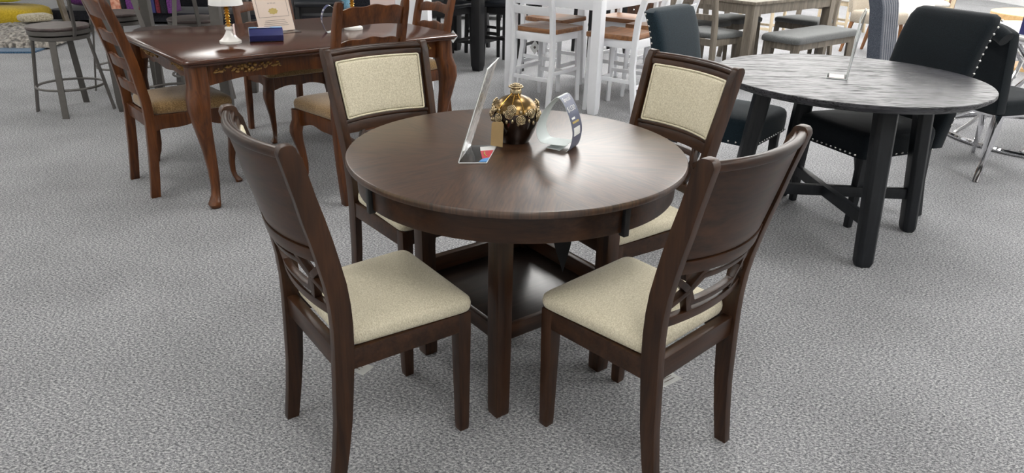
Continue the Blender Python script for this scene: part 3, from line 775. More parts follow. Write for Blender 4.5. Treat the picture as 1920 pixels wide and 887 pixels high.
# lying blue card, folded into a rounded wedge
t = thing('folded_card', 'blue folded promotional card lying on its side on the cherry table', 'card', (-1.44, 3.955, TZ), 20+90)
path2 = [(.0, .002), (-.030, .012), (-.055, .040), (-.036, .066), (-.002, .0735), (.024, .067), (.046, .036), (.030, .004)]
def side_card(t):
    m = MB(); sm = []
    for i in range(len(path2)):
        a, b = Vector(path2[i]), Vector(path2[(i+1) % len(path2)])
        for k in range(4): sm.append(tuple(a.lerp(b, k/4)))
    # x: across, extruded along local x; profile in (y,z)
    m.prism([(-y_, z_) for y_, z_ in path2], lambda u, v, s: (s*.175, u, v)); m.build('card_wrap', 'navy', t, bevel=.004)
    m = MB(); m.prism([(-y_*.97, .001+z_*.97) for y_, z_ in path2], lambda u, v, s: (-.0012+s*.0012, u, v)); m.build('card_inside', 'paper_in', t, flat=True)
    m = MB(); m.add([(.002, -.018, .0725), (.17, -.018, .0725), (.17, .006, .0752), (.002, .006, .0752)], [(0, 1, 2, 3)]); m.build('blue_band', 'sky_card', t, flat=True)
    m = MB(); m.add([(.045, -.014, .0738), (.11, -.014, .0738), (.11, .002, .0757), (.045, .002, .0757)], [(0, 1, 2, 3)]); m.build('white_label', 'pinkwhite', t, flat=True)
side_card(t)
# certificate in slanted holder
t = thing('paper_sign', 'pink cream certificate in a clear stand on the cherry table', 'sign', (-1.40, 4.315, TZ), YE-90+12-8)
m = MB(); m.prism([(-.115, 0), (.115, 0), (.115, .30), (-.115, .30)], lambda u, v, s: (u, -.28*v-.003*s, v*.96+.002)); m.build('acrylic_panel', 'acrylic', t, flat=True)
m = MB(); m.prism([(-.112, .004), (.112, .004), (.112, .297), (-.112, .297)], lambda u, v, s: (u, -.28*v+.0022-.001*s, v*.96+.002)); m.build('certificate', 'creamcard', t, flat=True)
m = MB(); m.box(-.115, .115, 0, .07, .0005, .003); m.build('acrylic_foot', 'acrylic', t, flat=True)
def flat_text(txt, size, z, mat, par):
    v, f = text_mesh(txt, size); m = MB(); m.add([(-x, -.28*(z+y)+.0032, (z+y)*.96+.002) for x, y, _ in v], f); return m.build('printed_text', mat, par, flat=True)
for txt, sz, z in (('Special', .022, .215), ('Financing', .018, .185), ('on this set', .012, .160)): flat_text(txt, sz, z, 'ink', t)
m = MB()
for b in ((-.095, .095, .27, .272), (-.095, .095, .085, .087), (-.095, -.093, .085, .272), (.093, .095, .085, .272)):
    m.prism([(b[0], b[2]), (b[1], b[2]), (b[1], b[3]), (b[0], b[3])], lambda u, v, s: (u, -.28*v+.0028+.0004*s, v*.96+.002))
for k in range(4): m.prism([(-.08+k*.006, .035+k*.01), (.08-k*.006, .035+k*.01), (.08-k*.006, .037+k*.01), (-.08+k*.006, .037+k*.01)], lambda u, v, s: (u, -.28*v+.0028+.0004*s, v*.96+.002))
m.build('border_lines', 'ink', t, flat=True)
m = MB(); m.prism([(.028*cos(a)*(1+.12*cos(8*a)), .118+.017*sin(a)*(1+.12*cos(8*a))) for a in [2*PI*k/32 for k in range(32)]], lambda u, v, s: (u, -.28*v+.0028+.0006*s, v*.96+.002)); m.build('gold_seal', 'goldink', t, flat=True)
# upright curled band card
path = [(.046, .016), (.010, .003), (-.012, .002), (-.030, .040), (-.036, .080), (-.022, .125), (.006, .152), (.034, .140), (.060, .100), (.066, .072), (.048, .074)]
t, Q, off, strip = band('folded_card', 'curled blue and white promotional card standing on the cherry table', (-1.10, 4.33, TZ), 112, path, .06, 'navy', 'paper_in', 'card')
strip(0, -.0007, 0, len(Q), 'inner_face', 'paper_in')
off0 = off
strip(.0001, .0009, 16, 50, 'printed_face', 'navy')
def front_mark(i_a, i_b, name, mat, y0=.012, y1=.05):
    m = MB(); rings = []
    for i in range(i_a, i_b+1):
        p = off(i, .0010); q = off(i, .0016); rings.append([(p.x, y0, p.y), (q.x, y0, q.y), (q.x, y1, q.y), (p.x, y1, p.y)])
    return m.loft(rings).build(name, mat, t, ang=60)
front_mark(27, 30, 'white_label', 'paper'); front_mark(32, 33, 'printed_line', 'paper_in'); front_mark(35, 37, 'printed_line', 'paper'); front_mark(39, 41, 'printed_line', 'paper')

# ------------------------------------------------------------------ black round table set
BX, BY, BR = 1.551, 3.373, .601
t = thing('round_dining_table', 'large round black oak dining table on four splayed legs', 'table', (BX, BY, 0), 90-43)
def turned_top(parent, R, z0, z1, mat, rot):
    o = MB().lathe([(0, z0), (R-.03, z0), (R-.006, z0+.016), (R, z0+.022), (R, z1-.003), (R-.003, z1), (0, z1)], 96).build('tabletop', mat, parent, ang=30); o.rotation_euler = (0, 0, rot); return o
turned_top(t, BR, .724, .76, 'black_top', math.radians(40))
# legs at the four compass points measured from the photograph (world offsets turned into the table frame)
ry = math.radians(90-43-90)
def tl(x, y): return (x*cos(-ry)-y*sin(-ry), x*sin(-ry)+y*cos(-ry))
for (fx_, fy_), (tx_, ty_) in (((.035, -.452), (.02, -.37)), ((.445, -.03), (.37, -.02)), ((-.035, .452), (-.02, .37)), ((-.445, .03), (-.37, .02))):
    a = tl(fx_, fy_); b = tl(tx_, ty_); m = MB()
    ang = math.atan2(b[1], b[0]); rings = []
    for z, (cx, cy), w, d in ((0, a, .070, .055), (.02, a, .082, .066), (.722, b, .092, .075)):
        k = z/.722; cx = a[0]+(b[0]-a[0])*k; cy = a[1]+(b[1]-a[1])*k; c_ = .016; r = []
        for u, v in ((-w/2+c_, -d/2), (w/2-c_, -d/2), (w/2, -d/2+c_), (w/2, d/2-c_), (w/2-c_, d/2), (-w/2+c_, d/2), (-w/2, d/2-c_), (-w/2, -d/2+c_)):
            r.append((cx+v*cos(ang)-u*sin(ang), cy+v*sin(ang)+u*cos(ang), z))
        rings.append(r)
    m.loft(rings).build('leg', 'black_wood', t, bevel=.003)
for (p, q) in (((.033, -.42), (-.033, .42)), ((.415, -.028), (-.415, .028))):
    a, b = tl(*p), tl(*q); zz = .196 if p[0] < .1 else .1955
    MB().bar((a[0], a[1], zz), (b[0], b[1], zz), .034, .052).build('stretcher', 'black_wood', t, bevel=.003)
m = MB(); ring(m, .33, .40, .700, .726).build('under_ring', 'black_wood', t)
# clear stand on it
s_ = thing('sign_holder', 'clear empty acrylic sign stand on the round black table', 'sign holder', (1.525, 3.33, .7605), 157)
m = MB(); m.prism([(-.06, 0), (.06, 0), (.06, .30), (-.06, .30)], lambda u, v, s: (u, -.03*v*3.3*.3-.04*max(0, v-.26)*8-.0035*s, v+.002)); m.build('upright_panel', 'acrylic', s_, flat=True)
m = MB(); m.box(-.06, .06, -.0, .085, .0005, .0035); m.build('base_plate', 'acrylic', s_, flat=True)
m = MB()
for x in (-.06, .06): m.tube([(x, 0, .002), (x, -.0077, .26), (x, -.022, .302)], .0022, 6)
m.tube([(-.06, -.022, .302), (.06, -.022, .302)], .0022, 6); m.tube([(-.06, 0, .002), (-.06, .085, .002), (.06, .085, .002), (.06, 0, .002)], .0016, 6)
m.build('polished_edge', 'acrylic_edge', s_)
m = MB(); m.box(-.05, .05, .01, .075, .0036, .0042); m.build('small_paper', 'pinkwhite', s_, flat=True)

def nail_chair(label, loc, yaw, fab, BH=.60):
    t = thing('upholstered_chair', label, 'chair', loc, yaw)
    hw = .235
    out = rrect(hw-.01, hw+.005, -.24, .25, .05)
    cushion(out, [(.04, .365), (.004, .367), (0, .372), (-.004, .430), (-.004, .450), (.01, .472), (.05, .488), (.12, .497), (.3, .505), (.6, .51), (.99, .512)]).build('seat', fab, t, ang=60)
    # leaning back with a slight outward roll
    def yb(z): return -.215-.145*((z-.4)/.63)-.045*max(0, (z-.82)/.21)**2
    zs = [.38+BH*k/20 for k in range(21)]
    m = MB(); rings = []
    for z in zs:
        w = hw-.005+.010*(z-.4); y = yb(z); th = .095-.02*(z-.4)
        w2 = w-(.0 if z < 1.0 else .012)
        r = []
        for k in range(28):
            q = 2*PI*(k+.5)/28; c_, s__ = cos(q), sin(q)
            r.append((w2*math.copysign(abs(c_)**.22, c_), y-th/2+.5*th*math.copysign(abs(s__)**.5, s__)-.0*abs(c_), z))
        rings.append(r)
    z = .393+BH; y = yb(.39+BH); rings.append([((hw-.035)*math.copysign(abs(cos(q))**.22, cos(q)), y-.04+.028*math.copysign(abs(sin(q))**.5, sin(q)), z) for q in [2*PI*(k+.5)/28 for k in range(28)]])
    m.loft(rings).build('backrest', fab, t, ang=50)
    base = None
    def nail(p):
        nonlocal base
        if base is None: base = MB().sphere((0, 0, 0), .0062, 8, 5).build('nail', 'nickel', t); o = base
        else: o = base.copy(); C.objects.link(o)
        o.location = p; o.parent = t
    for s in (-1, 1):
        for k in range(17):
            z = .50+(BH-.13)*k/16; nail((s*(hw-.003+.010*(z-.4)), yb(z)-.060, z))
        for k in range(11): nail((s*(hw+.003-.0), -.2+.40*k/10, .382))
    for k in range(13): nail((-.19+.38*k/12, .254, .382))
    for s in (-1, 1):
        m = MB(); m.sweep([(s*.20, .205, .37), (s*.20, .21, 0)], [(.045, .045), (.03, .03)]); m.build('front_leg', 'black_wood', t, bevel=.003)
        m = MB(); m.sweep([(s*.20, -.20, .37), (s*.20, -.22, .2), (s*.20, -.275, 0)], [(.045, .045), (.04, .04), (.03, .03)]); m.build('rear_leg', 'black_wood', t, bevel=.003)
    return t
T1 = nail_chair('dark teal velvet chair with nailhead trim left of the round black table', (1.15, 3.82, 0), -38.5, 'teal_velvet', .585)
T2 = nail_chair('black velvet chair with nailhead trim at the far right of the round black table', (1.825, 3.635, 0), 202, 'black_velvet', .63)

# channel tufted slate chair
t = thing('channel_back_chair', 'slate blue chair with vertical channel tufted back behind the black velvet chair', 'chair', (2.85, 5.14, 0), -38)
out = rrect(.23, .24, -.22, .26, .05)
cushion(out, [(.04, .36), (0, .365), (-.004, .45), (.01, .475), (.1, .49), (.4, .5), (.99, .502)]).build('seat', 'grey_velvet', t, ang=60)
us = [-.225+.45*k/70 for k in range(71)]
def chan(u, v, s):
    y = -.20-.10*(v-.4)/.7-.10*max(0, (v-.85)/.25)**2
    return (u, y+(.012*abs(sin((u+.225)/.45*PI*7)) if not s else -.085), v)
MB().slab(us, lambda u: .40, lambda u: 1.10-.02*abs(u/.225)**6, chan, nv=14).build('backrest', 'grey_velvet', t, ang=40, bevel=0)
m = MB(); m.tube([(x, -.375, 1.075) for x in (-.228, -.1, .1, .228)], .04, 14); m.build('back_roll', 'grey_velvet', t, ang=60)
for sx in (-1, 1):
    MB().sweep([(sx*.19, .20, .37), (sx*.19, .21, 0)], [(.04, .04), (.025, .025)]).build('front_leg', 'black_wood', t)
    MB().sweep([(sx*.19, -.2, .37), (sx*.19, -.3, 0)], [(.04, .04), (.025, .025)]).build('rear_leg', 'black_wood', t)

# chrome legged black chair
t = thing('chrome_leg_chair', 'black rolled back chair on curved chrome legs beside the chrome ring base', 'chair', (2.97, 4.43, 0), 20)
out = rrect(.235, .245, -.24, .25, .04)
cushion(out, [(.02, .400), (0, .402), (-.002, .46), (.01, .48), (.08, .49), (.3, .497), (.99, .50)]).build('seat', 'black_velvet', t, ang=60)
m = MB(); m.sweep([(x, y, .395) for x, y in rrect(.233, .245, -.24, .25, .04)], (.012, .012), closed=True); m.build('chrome_trim', 'chrome', t)
def kb(u, v, s):
    y = -.20-.09*(v-.4)/.6-.07*max(0, (v-.8)/.2)**2
    return (u, y-.075*s, v)
us = [-.24+.48*k/16 for k in range(17)]
MB().slab(us, lambda u: .41, lambda u: .925-.05*abs(u/.24)**3, kb, nv=12).build('backrest', 'black_velvet', t, bevel=.012, ang=50)
m = MB(); m.tube([(x, -.375, .895-.05*abs(x/.24)**3) for x in [-.24+.48*k/16 for k in range(17)]], .042, 14); m.build('back_roll', 'black_velvet', t, ang=60)
for sx in (-1, 1):
    m = MB(); m.sweep([(sx*.215, .225, .40), (sx*.222, .235, .33), (sx*.205, .225, .2), (sx*.215, .24, .08), (sx*.235, .262, 0)], [(.055, .055), (.052, .052), (.038, .038), (.030, .030), (.026, .026)], n=8, power=4); m.build('front_leg', 'chrome', t, ang=50)
    m = MB(); m.sweep([(sx*.215, -.22, .40), (sx*.22, -.23, .33), (sx*.215, -.235, .2), (sx*.22, -.25, .08), (sx*.23, -.27, 0)], [(.055, .06), (.052, .056), (.042, .046), (.036, .038), (.036, .036)], n=8, power=4); m.build('rear_leg', 'chrome', t, ang=50)
# marble topped table on chrome rings
t = thing('marble_top_table', 'round white marble topped table on crossed chrome ring base at the right edge', 'table', (3.86, 5.12, 0), 90)
MB().lathe([(0, .735), (.60, .735), (.61, .742), (.61, .752), (.60, .76), (0, .76)], 72).build('tabletop', 'marble', t)
m = MB(); m.tube([(.66*cos(2*PI*k/48), .66*sin(2*PI*k/48), .02) for k in range(48)], .019, 8, closed=True); m.build('base_ring', 'chrome', t)
m = MB(); m.tube([(.42*cos(2*PI*k/40), .42*sin(2*PI*k/40), .70) for k in range(40)], .016, 8, closed=True); m.build('top_ring', 'chrome', t)
for k in range(8):
    a = 2*PI*k/8; b = a+(1.5 if k % 2 else -1.5)
    P0 = Vector((.65*cos(a), .65*sin(a), .03)); P2 = Vector((.42*cos(b), .42*sin(b), .70)); Pm = (P0+P2)/2; Pm = Vector((Pm.x*.55, Pm.y*.55, .26))
    m = MB(); m.tube([tuple(P0*(1-u)**2+Pm*2*u*(1-u)+P2*u*u) for u in [q/12 for q in range(13)]], .015, 8); m.build('curved_tube', 'chrome', t)

# ------------------------------------------------------------------ white counter height set
def counter_table(name, label, c0, e_deg, lx, ly, H, leg, mat, inset=0.0, topmat=None, apz=.10, toph=.028, over=.012):
    """c0: outer corner of near leg; local x along e_deg"""
    e = Vector((cos(math.radians(e_deg)), sin(math.radians(e_deg)), 0)); n_ = Vector((-e.y, e.x, 0))
    c = Vector((*c0, 0))+e*lx/2+n_*ly/2
    t = thing(name, label, 'table', c, e_deg+90)
    for sx in (-1, 1):
        for sy in (-1, 1):
            cx, cy = sx*(lx/2-leg/2), sy*(ly/2-leg/2); h1 = leg/2; h0 = h1*.82
            m = MB(); m.loft([[(cx-h, cy-h, z), (cx+h, cy-h, z), (cx+h, cy+h, z), (cx-h, cy+h, z)] for z, h in ((0, h0), (.06, h1), (H-toph, h1))]); m.build('leg', mat, t, bevel=.003)
    for sy in (-1, 1): y = sy*(ly/2-.02); MB().box(-lx/2+leg, lx/2-leg, y-.011, y+.011, H-toph-apz, H-toph).build('apron', mat, t, bevel=.002)
    for sx in (-1, 1): x = sx*(lx/2-.02); MB().box(x-.011, x+.011, -ly/2+leg, ly/2-leg, H-toph-apz, H-toph).build('apron', mat, t, bevel=.002)
    MB().box(-lx/2-over, lx/2+over, -ly/2-over, ly/2+over, H-toph+.0005, H).build('tabletop', topmat or mat, t, bevel=.004)
    return t
def rail_chair(name, label, loc, yaw, mat, seatmat, sh=.61, H=1.02, w=.40, d=.40, rails=((.70, .06), (.86, .06)), foot=.22, pad=False, cat='chair', group=None, splay=.035, leg=.038):
    t = thing(name, label, cat, loc, yaw, group); hw, hd = w/2, d/2
    bk = [(0, -hd-splay-.01), (sh*.6, -hd+.005), (sh, -hd), (sh+.12, -hd-.01), (H, -hd-.09)]
    for s in (-1, 1):
        rings = []
        for z in [0, sh*.3, sh*.6, sh, sh+.12, (sh+H)/2, H]:
            x = s*(hw-leg/2+splay*.3*(1-min(1, z/sh))); y = interp(bk, z); dd = leg*1.15 if z > 0 else leg*.9; ww = leg*.8
            rings.append([(x-ww/2, y-dd/2, z), (x+ww/2, y-dd/2, z), (x+ww/2, y+dd/2, z), (x-ww/2, y+dd/2, z)])
        MB().loft(rings).build('rear_leg', mat, t, bevel=.002)
        x = s*(hw-leg/2)
        MB().sweep([(x, hd-leg/2, sh-.03), (x+s*splay*.4, hd-leg/2+splay*.5, 0)], [(leg, leg), (leg*.75, leg*.75)]).build('front_leg', mat, t, bevel=.002)
        MB().bar((x, -hd, sh-.065), (x, hd-leg, sh-.065), .02, .06).build('side_rail', mat, t, bevel=.002)
        if foot: MB().bar((x+s*.006, -hd-.01, foot+.05), (x+s*.006, hd-leg/2, foot+.05), .018, .03).build('stretcher', mat, t, bevel=.002)
    MB().bar((-hw+leg, hd-.02, sh-.065), (hw-leg, hd-.02, sh-.065), .02, .06).build('front_rail', mat, t, bevel=.002)
    MB().bar((-hw+leg, -hd+.002, sh-.065), (hw-leg, -hd+.002, sh-.065), .02, .06).build('rear_rail', mat, t, bevel=.002)
    if foot:
        MB().bar((-hw+leg*.6, hd-leg*.2, foot), (hw-leg*.6, hd-leg*.2, foot), .02, .035).build('footrest', mat, t, bevel=.002)
        MB().bar((-hw+leg*.6, -hd-.005, foot+.0), (hw-leg*.6, -hd-.005, foot+.0), .018, .03).build('stretcher', mat, t, bevel=.002)
    if pad: cushion(rrect(hw-.01, hw+.012, -hd+.022, hd+.015, .04), [(.03, sh-.034), (0, sh-.03), (-.01, sh-.012), (0, sh+.004), (.06, sh+.014), (.2, sh+.02), (.5, sh+.025), (.99, sh+.026)]).build('seat', seatmat, t, ang=60)
    else:
        cushion(rrect(hw-.005, hw+.012, -hd+.022, hd+.02, .03), [(.006, sh-.0345), (0, sh-.031), (0, sh-.006), (.012, sh), (.25, sh-.003), (.6, sh-.007), (.99, sh-.008)]).build('seat', seatmat, t, ang=40)
    us = [-hw+leg*.5+(w-leg)*k/14 for k in range(15)]
    for z0, h in rails:
        MB().slab(us, lambda u: z0, lambda u: z0+h, lambda u, v, s_: (u, interp(bk, v)-.025*(1-(u/hw)**2)+.008-.016*s_, v), nv=2).build('back_rail', mat, t, bevel=.002)
    return t
WE = 54.3
counter_table('counter_height_table', 'white counter height table on square legs behind the round brown table', (.62, 5.50), WE, 1.20, .88, .91, .075, 'white')
we = Vector((cos(math.radians(WE)), sin(math.radians(WE)), 0)); wn = Vector((-we.y, we.x, 0)); W0 = Vector((.62, 5.50, 0))
def wp(a, b): p = W0+we*a+wn*b; return (p.x, p.y, 0)
wc = rail_chair('counter_chair', 'white counter chair with brown seat at the left side of the white table', wp(.17, .58), WE, 'white', 'oak_seat', rails=((.715, .065), (.88, .065)), group='white counter chairs')
dup(wc, wp(.32, -.03), WE+90, 'white counter chair with brown seat at the near right side of the white table')
dup(wc, wp(.72, .88), WE-90, 'white counter chair with brown seat at the far left behind the white table')
dup(wc, wp(1.22, .42), WE+180, 'white counter chair with brown seat at the far right end of the white table')
dup(wc, wp(.94, -.04), WE+90, 'white counter chair with brown seat directly behind the dark teal chair back')
# ------------------------------------------------------------------ grey dining set
counter_table('rectangular_dining_table', 'weathered grey rectangular dining table behind the round black table', (2.11, 6.66), 40.5, 1.45, .90, .76, .085, 'grey_wood', apz=.085)
ge = Vector((cos(math.radians(40.5)), sin(math.radians(40.5)), 0)); gn = Vector((-ge.y, ge.x, 0)); G0 = Vector((2.11, 6.66, 0))
def gp(a, b): p = G0+ge*a+gn*b; return (p.x, p.y, 0)
gc = rail_chair('padded_dining_chair', 'grey wooden chair with grey padded seat at the left end of the grey table', gp(-.10, .37), 40.5, 'grey_wood', 'grey_seat', sh=.47, H=.98, w=.44, d=.42, rails=((.60, .05), (.74, .05), (.88, .07)), foot=0, pad=True, group='grey padded chairs', leg=.045)
dup(gc, gp(.42, .86), -49.5, 'grey padded chair tucked at the far side of the grey table, nearer the left end')
dup(gc, gp(1.02, .88), -49.5, 'grey padded chair tucked at the far side of the grey table, nearer the right end')
gg = rail_chair('padded_dining_chair', 'grey chair with a tall dark panelled back at the right end of the grey table', gp(1.62, .38), 220.5, 'grey_wood', 'grey_seat', sh=.47, H=1.0, w=.46, d=.42, rails=((.56, .40),), foot=0, pad=True, leg=.045)
# bench
b = thing('dining_bench', 'grey wooden bench with long grey padded top in front of the grey table', 'bench', gp(.70, -.20), 40.5+90)
cushion(rrect(.56, .56, -.19, .19, .05), [(.015, .425), (0, .43), (-.004, .45), (.004, .468), (.03, .48), (.1, .487), (.4, .49), (.99, .49)]).build('seat', 'grey_seat', b, ang=60)
for sx in (-1, 1):
    for sy in (-1, 1): MB().sweep([(sx*.50, sy*.145, .43), (sx*.505, sy*.15, 0)], [(.06, .06), (.045, .045)]).build('leg', 'grey_wood', b, bevel=.003)
    MB().bar((sx*.505, -.12, .395), (sx*.505, .12, .395), .02, .065).build('end_rail', 'grey_wood', b)
    MB().bar((-.47, sx*.150, .395), (.47, sx*.150, .395), .02, .065).build('long_rail', 'grey_wood', b)

# ------------------------------------------------------------------ metal swivel stools and pub table
def stool(label, loc, yaw):
    t = thing('swivel_stool', label, 'stool', loc, yaw, 'metal swivel stools at the left')
    MB().lathe([(0, .602), (.195, .602), (.203, .608), (.205, .618), (.200, .626), (0, .628)], 40).build('seat', 'stoolseat', t)
    MB().lathe([(.150, .572), (.198, .572), (.200, .574), (.200, .600), (.198, .602), (.150, .602)], 40).build('seat_ring', 'gun', t)
    MB().lathe([(.0, .535), (.190, .535), (.194, .538), (.194, .560), (.19, .562), (0, .562)], 40).build('frame_ring', 'gun', t)
    MB().lathe([(0, .560), (.05, .560), (.05, .574), (0, .574)], 20).build('swivel', 'bar_black', t)
    for k in range(4):
        a = PI/4+k*PI/2; m = MB()
        rings = []
        for z, r in ((0, .262), (.54, .182)):
            cx, cy = r*cos(a), r*sin(a); ux, uy = -sin(a)*.021, cos(a)*.021; vx, vy = cos(a)*.006, sin(a)*.006
            rings.append([(cx-ux-vx, cy-uy-vy, z), (cx+ux-vx, cy+uy-vy, z), (cx+ux+vx, cy+uy+vy, z), (cx-ux+vx, cy-uy+vy, z)])
        m.loft(rings).build('leg', 'gun', t)
    m = MB(); m.tube([(.222*cos(2*PI*k/40), .222*sin(2*PI*k/40), .195) for k in range(40)], .009, 8, closed=True); m.build('foot_ring', 'gun', t)
    for s in (-1, 1):
        o = MB().sweep([(s*.10, -.170, .565), (s*.105, -.185, .62), (s*.165, -.225, .98)], (.03, .012), up=(0, 1, 0)).build('back_post', 'gun', t); o.rotation_euler = (0, 0, math.radians(30))
    m = MB(); m.sweep([(x, -.235-.03*(1-(x/.16)**2), .975) for x in (-.18, -.1, 0, .1, .18)], (.02, .06)); m.build('top_rail', 'stoolseat', t, bevel=.003).rotation_euler = (0, 0, math.radians(30))
    return t
st = stool('grey metal swivel stool with round dark seat, nearest of the stools, at far left', (-3.318, 5.321, 0), 149.4)
dup(st, (-3.29, 6.09, 0), 250, 'grey metal swivel stool with round dark seat directly behind the nearest stool')
dup(st, (-2.55, 5.86, 0), 120, 'grey metal swivel stool behind the left end of the cherry table, right of its pair')
dup(st, (-2.50, 5.22, 0), 275, 'grey metal swivel stool just behind the far left corner of the cherry table')
counter_table('pub_table', 'tall grey metal pub table standing among the swivel stools', (-2.99, 5.29), 3, .85, .74, 1.09, .07, 'gun', apz=.05)

# ------------------------------------------------------------------ black bar set
counter_table('bar_table', 'black counter height table among black stools at the far centre', (-.36, 7.12), 60, .95, .95, .92, .095, 'bar_black')
be = Vector((cos(math.radians(60)), sin(math.radians(60)), 0)); bn = Vector((-be.y, be.x, 0)); B0 = Vector((-.36, 7.12, 0))
def bp_(a, b): p = B0+be*a+bn*b; return (p.x, p.y, 0)
bc = rail_chair('bar_chair', 'black counter chair with black leather seat left of the black bar table', bp_(.0, .42), 60, 'bar_black', 'leather', sh=.62, H=1.05, w=.44, d=.42, rails=((.70, .30),), foot=.24, pad=True, group='black bar chairs', leg=.045)
dup(bc, bp_(.50, -.06), 150, 'black counter chair at the right side of the black bar table, behind the white post')
dup(bc, bp_(.50, 1.02), -30, 'black counter chair at the far left side of the black bar table')
dup(bc, bp_(1.03, .50), 240, 'black counter chair at the far right end of the black bar table')
dup(bc, (.92, 8.35, 0), 200, 'black counter chair seen between the legs of the white table')
dup(bc, (-1.95, 7.3, 0), 290, 'black counter chair behind the middle of the cherry table')
dup(bc, (-2.75, 8.1, 0), 240, 'black counter chair in the far row behind the metal stools')
def small_tag(loc, label, s=.06, yaw=80):
    m = MB(); m.prism([(0, -s), (s*.72, 0), (0, s), (-s*.72, 0)], lambda u, v, q: (u, .008*sin(u*30)+q*.001, v)); o = m.build('price_tag', 'paper'); o.location = loc; o.rotation_euler = (0, 0, math.radians(yaw-90)); tag(o, label, 'tag')
    p = MB(); p.prism([(0, -s*.25), (s*.2, 0), (0, s*.25), (-s*.2, 0)], lambda u, v, q: (u, .008*sin(u*30)-.0015, v)); k = p.build('tag_mark', 'ink', o, flat=True)
small_tag((-.60, 6.95, .36), 'white diamond tag hanging on the black chair left of the bar table')
small_tag((.16, 6.32, .38), 'white diamond tag hanging under the left white counter chair')
small_tag((1.04, 5.66, .40), 'white crumpled tag hanging under the right white counter chair')

# ------------------------------------------------------------------ far clutter, right
def up_chair(name, label, loc, yaw, fab, legm, H=.92):
    t = thing(name, label, 'chair', loc, yaw)
    cushion(rrect(.22, .24, -.22, .24, .05), [(.03, .36), (0, .365), (-.004, .45), (.01, .475), (.1, .49), (.4, .497), (.99, .50)]).build('seat', fab, t, ang=60)
    us = [-.225+.45*k/12 for k in range(13)]
    MB().slab(us, lambda u: .46, lambda u: H-.03*abs(u/.225)**3, lambda u, v, s: (u, -.17-.14*(v-.4)-.03*(1-(u/.225)**2)-.06*s, v), nv=5).build('backrest', fab, t, bevel=.01, ang=50)
    for sx in (-1, 1):
        MB().sweep([(sx*.19, .19, .37), (sx*.20, .22, 0)], [(.035, .035), (.025, .025)]).build('front_leg', legm, t)
        MB().sweep([(sx*.19, -.18, .37), (sx*.20, -.26, 0)], [(.035, .035), (.025, .025)]).build('rear_leg', legm, t)
    return t
up_chair('linen_chair', 'beige linen chair with honey wooden legs to the right of the grey table', (4.22, 8.75, 0), 300, 'linen', 'oak_mid')
up_chair('white_seat_chair', 'off white chair on wooden legs behind the slate channel back chair', (4.75, 8.95, 0), 250, 'white_fabric', 'oak_mid')
up_chair('honey_chair', 'orange brown leather looking chair at the far right above the black velvet back', (6.2, 11.2, 0), 220, 'oak_mid', 'oak_mid')
ph = rail_chair('pale_chair', 'pale beige wooden chair behind the left half of the grey table', (3.25, 9.9, 0), 230, 'pale_wood', 'white_fabric', sh=.47, H=.98, w=.46, d=.44, rails=((.6, .04), (.72, .04), (.86, .06)), foot=.14, pad=True, group='pale wooden chairs')
dup(ph, (4.6, 10.6, 0), 215, 'pale beige wooden chair behind the right half of the grey table')
dup(ph, (5.6, 10.2, 0), 160, 'pale beige wooden chair behind the beige linen chair')
t = thing('round_side_table', 'light oak round drum table at the upper right corner', 'table', (5.72, 7.95, 0), 90)
MB().lathe([(0, .50), (.59, .50), (.60, .505), (.60, .575), (.595, .58), (0, .58)], 64).build('tabletop', 'oak_light', t, ang=30)
MB().lathe([(0, 0), (.34, 0), (.34, .03), (.2, .06), (.16, .25), (.2, .46), (.26, .50), (0, .50)], 40).build('pedestal', 'oak_light', t)
t = thing('planter', 'pale grey fluted cylinder planter left of the light oak drum table', 'planter', (5.62, 9.35, 0), 90)
rings = []
for r, z in ((.17, 0), (.2, .02), (.21, .40), (.2, .42)): rings.append([(r*(1+.02*cos(24*q))*cos(q), r*(1+.02*cos(24*q))*sin(q), z) for q in [2*PI*k/96 for k in range(96)]])
MB().loft(rings).build('pot', 'white', t, ang=60)
MB().lathe([(0, .415), (.185, .415), (.185, .425), (0, .425)], 32).build('soil', 'charcoal', t)
t = thing('promo_card_stand', 'navy card standing on the marble topped table at the right edge', 'card', (3.35, 4.86, .7605), 10)
MB().box(-.07, .07, -.004, .004, 0, .26).build('card', 'navy', t); MB().box(-.07, .07, -.03, .05, 0, .004).build('card_foot', 'acrylic_edge', t)
# brown dressers behind the white table
def dresser(label, loc, yaw, mat='espresso', w=1.1):
    t = thing('dresser', label, 'dresser', loc, yaw)
    MB().box(-w/2, w/2, -.22, .22, .08, .82).build('body', mat, t, bevel=.004)
    MB().box(-w/2-.02, w/2+.02, -.24, .24, .8205, .85).build('top', mat, t, bevel=.004)
    for sx in (-1, 1):
        for z in (.11, .34, .57):
            d = MB().box(sx*w/4-w/4+.02, sx*w/4+w/4-.02, .2205, .238, z, z+.21).build('drawer', mat, t, bevel=.003)
            MB().sphere((sx*w/4, .25, z+.105), .014, 10, 6).build('knob', 'nickel', d)
        for y in (-.17, .17): MB().box(sx*(w/2-.06)-.03, sx*(w/2-.06)+.03, y-.03, y+.03, 0, .08).build('foot', mat, t)
    return t
dresser('dark brown dresser far behind the white counter table', (2.0, 11.0, 0), 260)
dresser('dark dresser far behind the black bar set', (-.9, 11.2, 0), 268, 'bar_black', 1.4)
# white box display behind the cherry table
t = thing('display_box', 'tall pink and white display box behind the back edge of the cherry table', 'box', (-.98, 6.15, 0), 90)
MB().box(-.20, .0, -.15, .15, 0, 1.15).build('pink_half', 'pinkwhite', t, bevel=.003); MB().box(.001, .26, -.15, .15, 0, 1.15).build('white_half', 'white', t, bevel=.003)

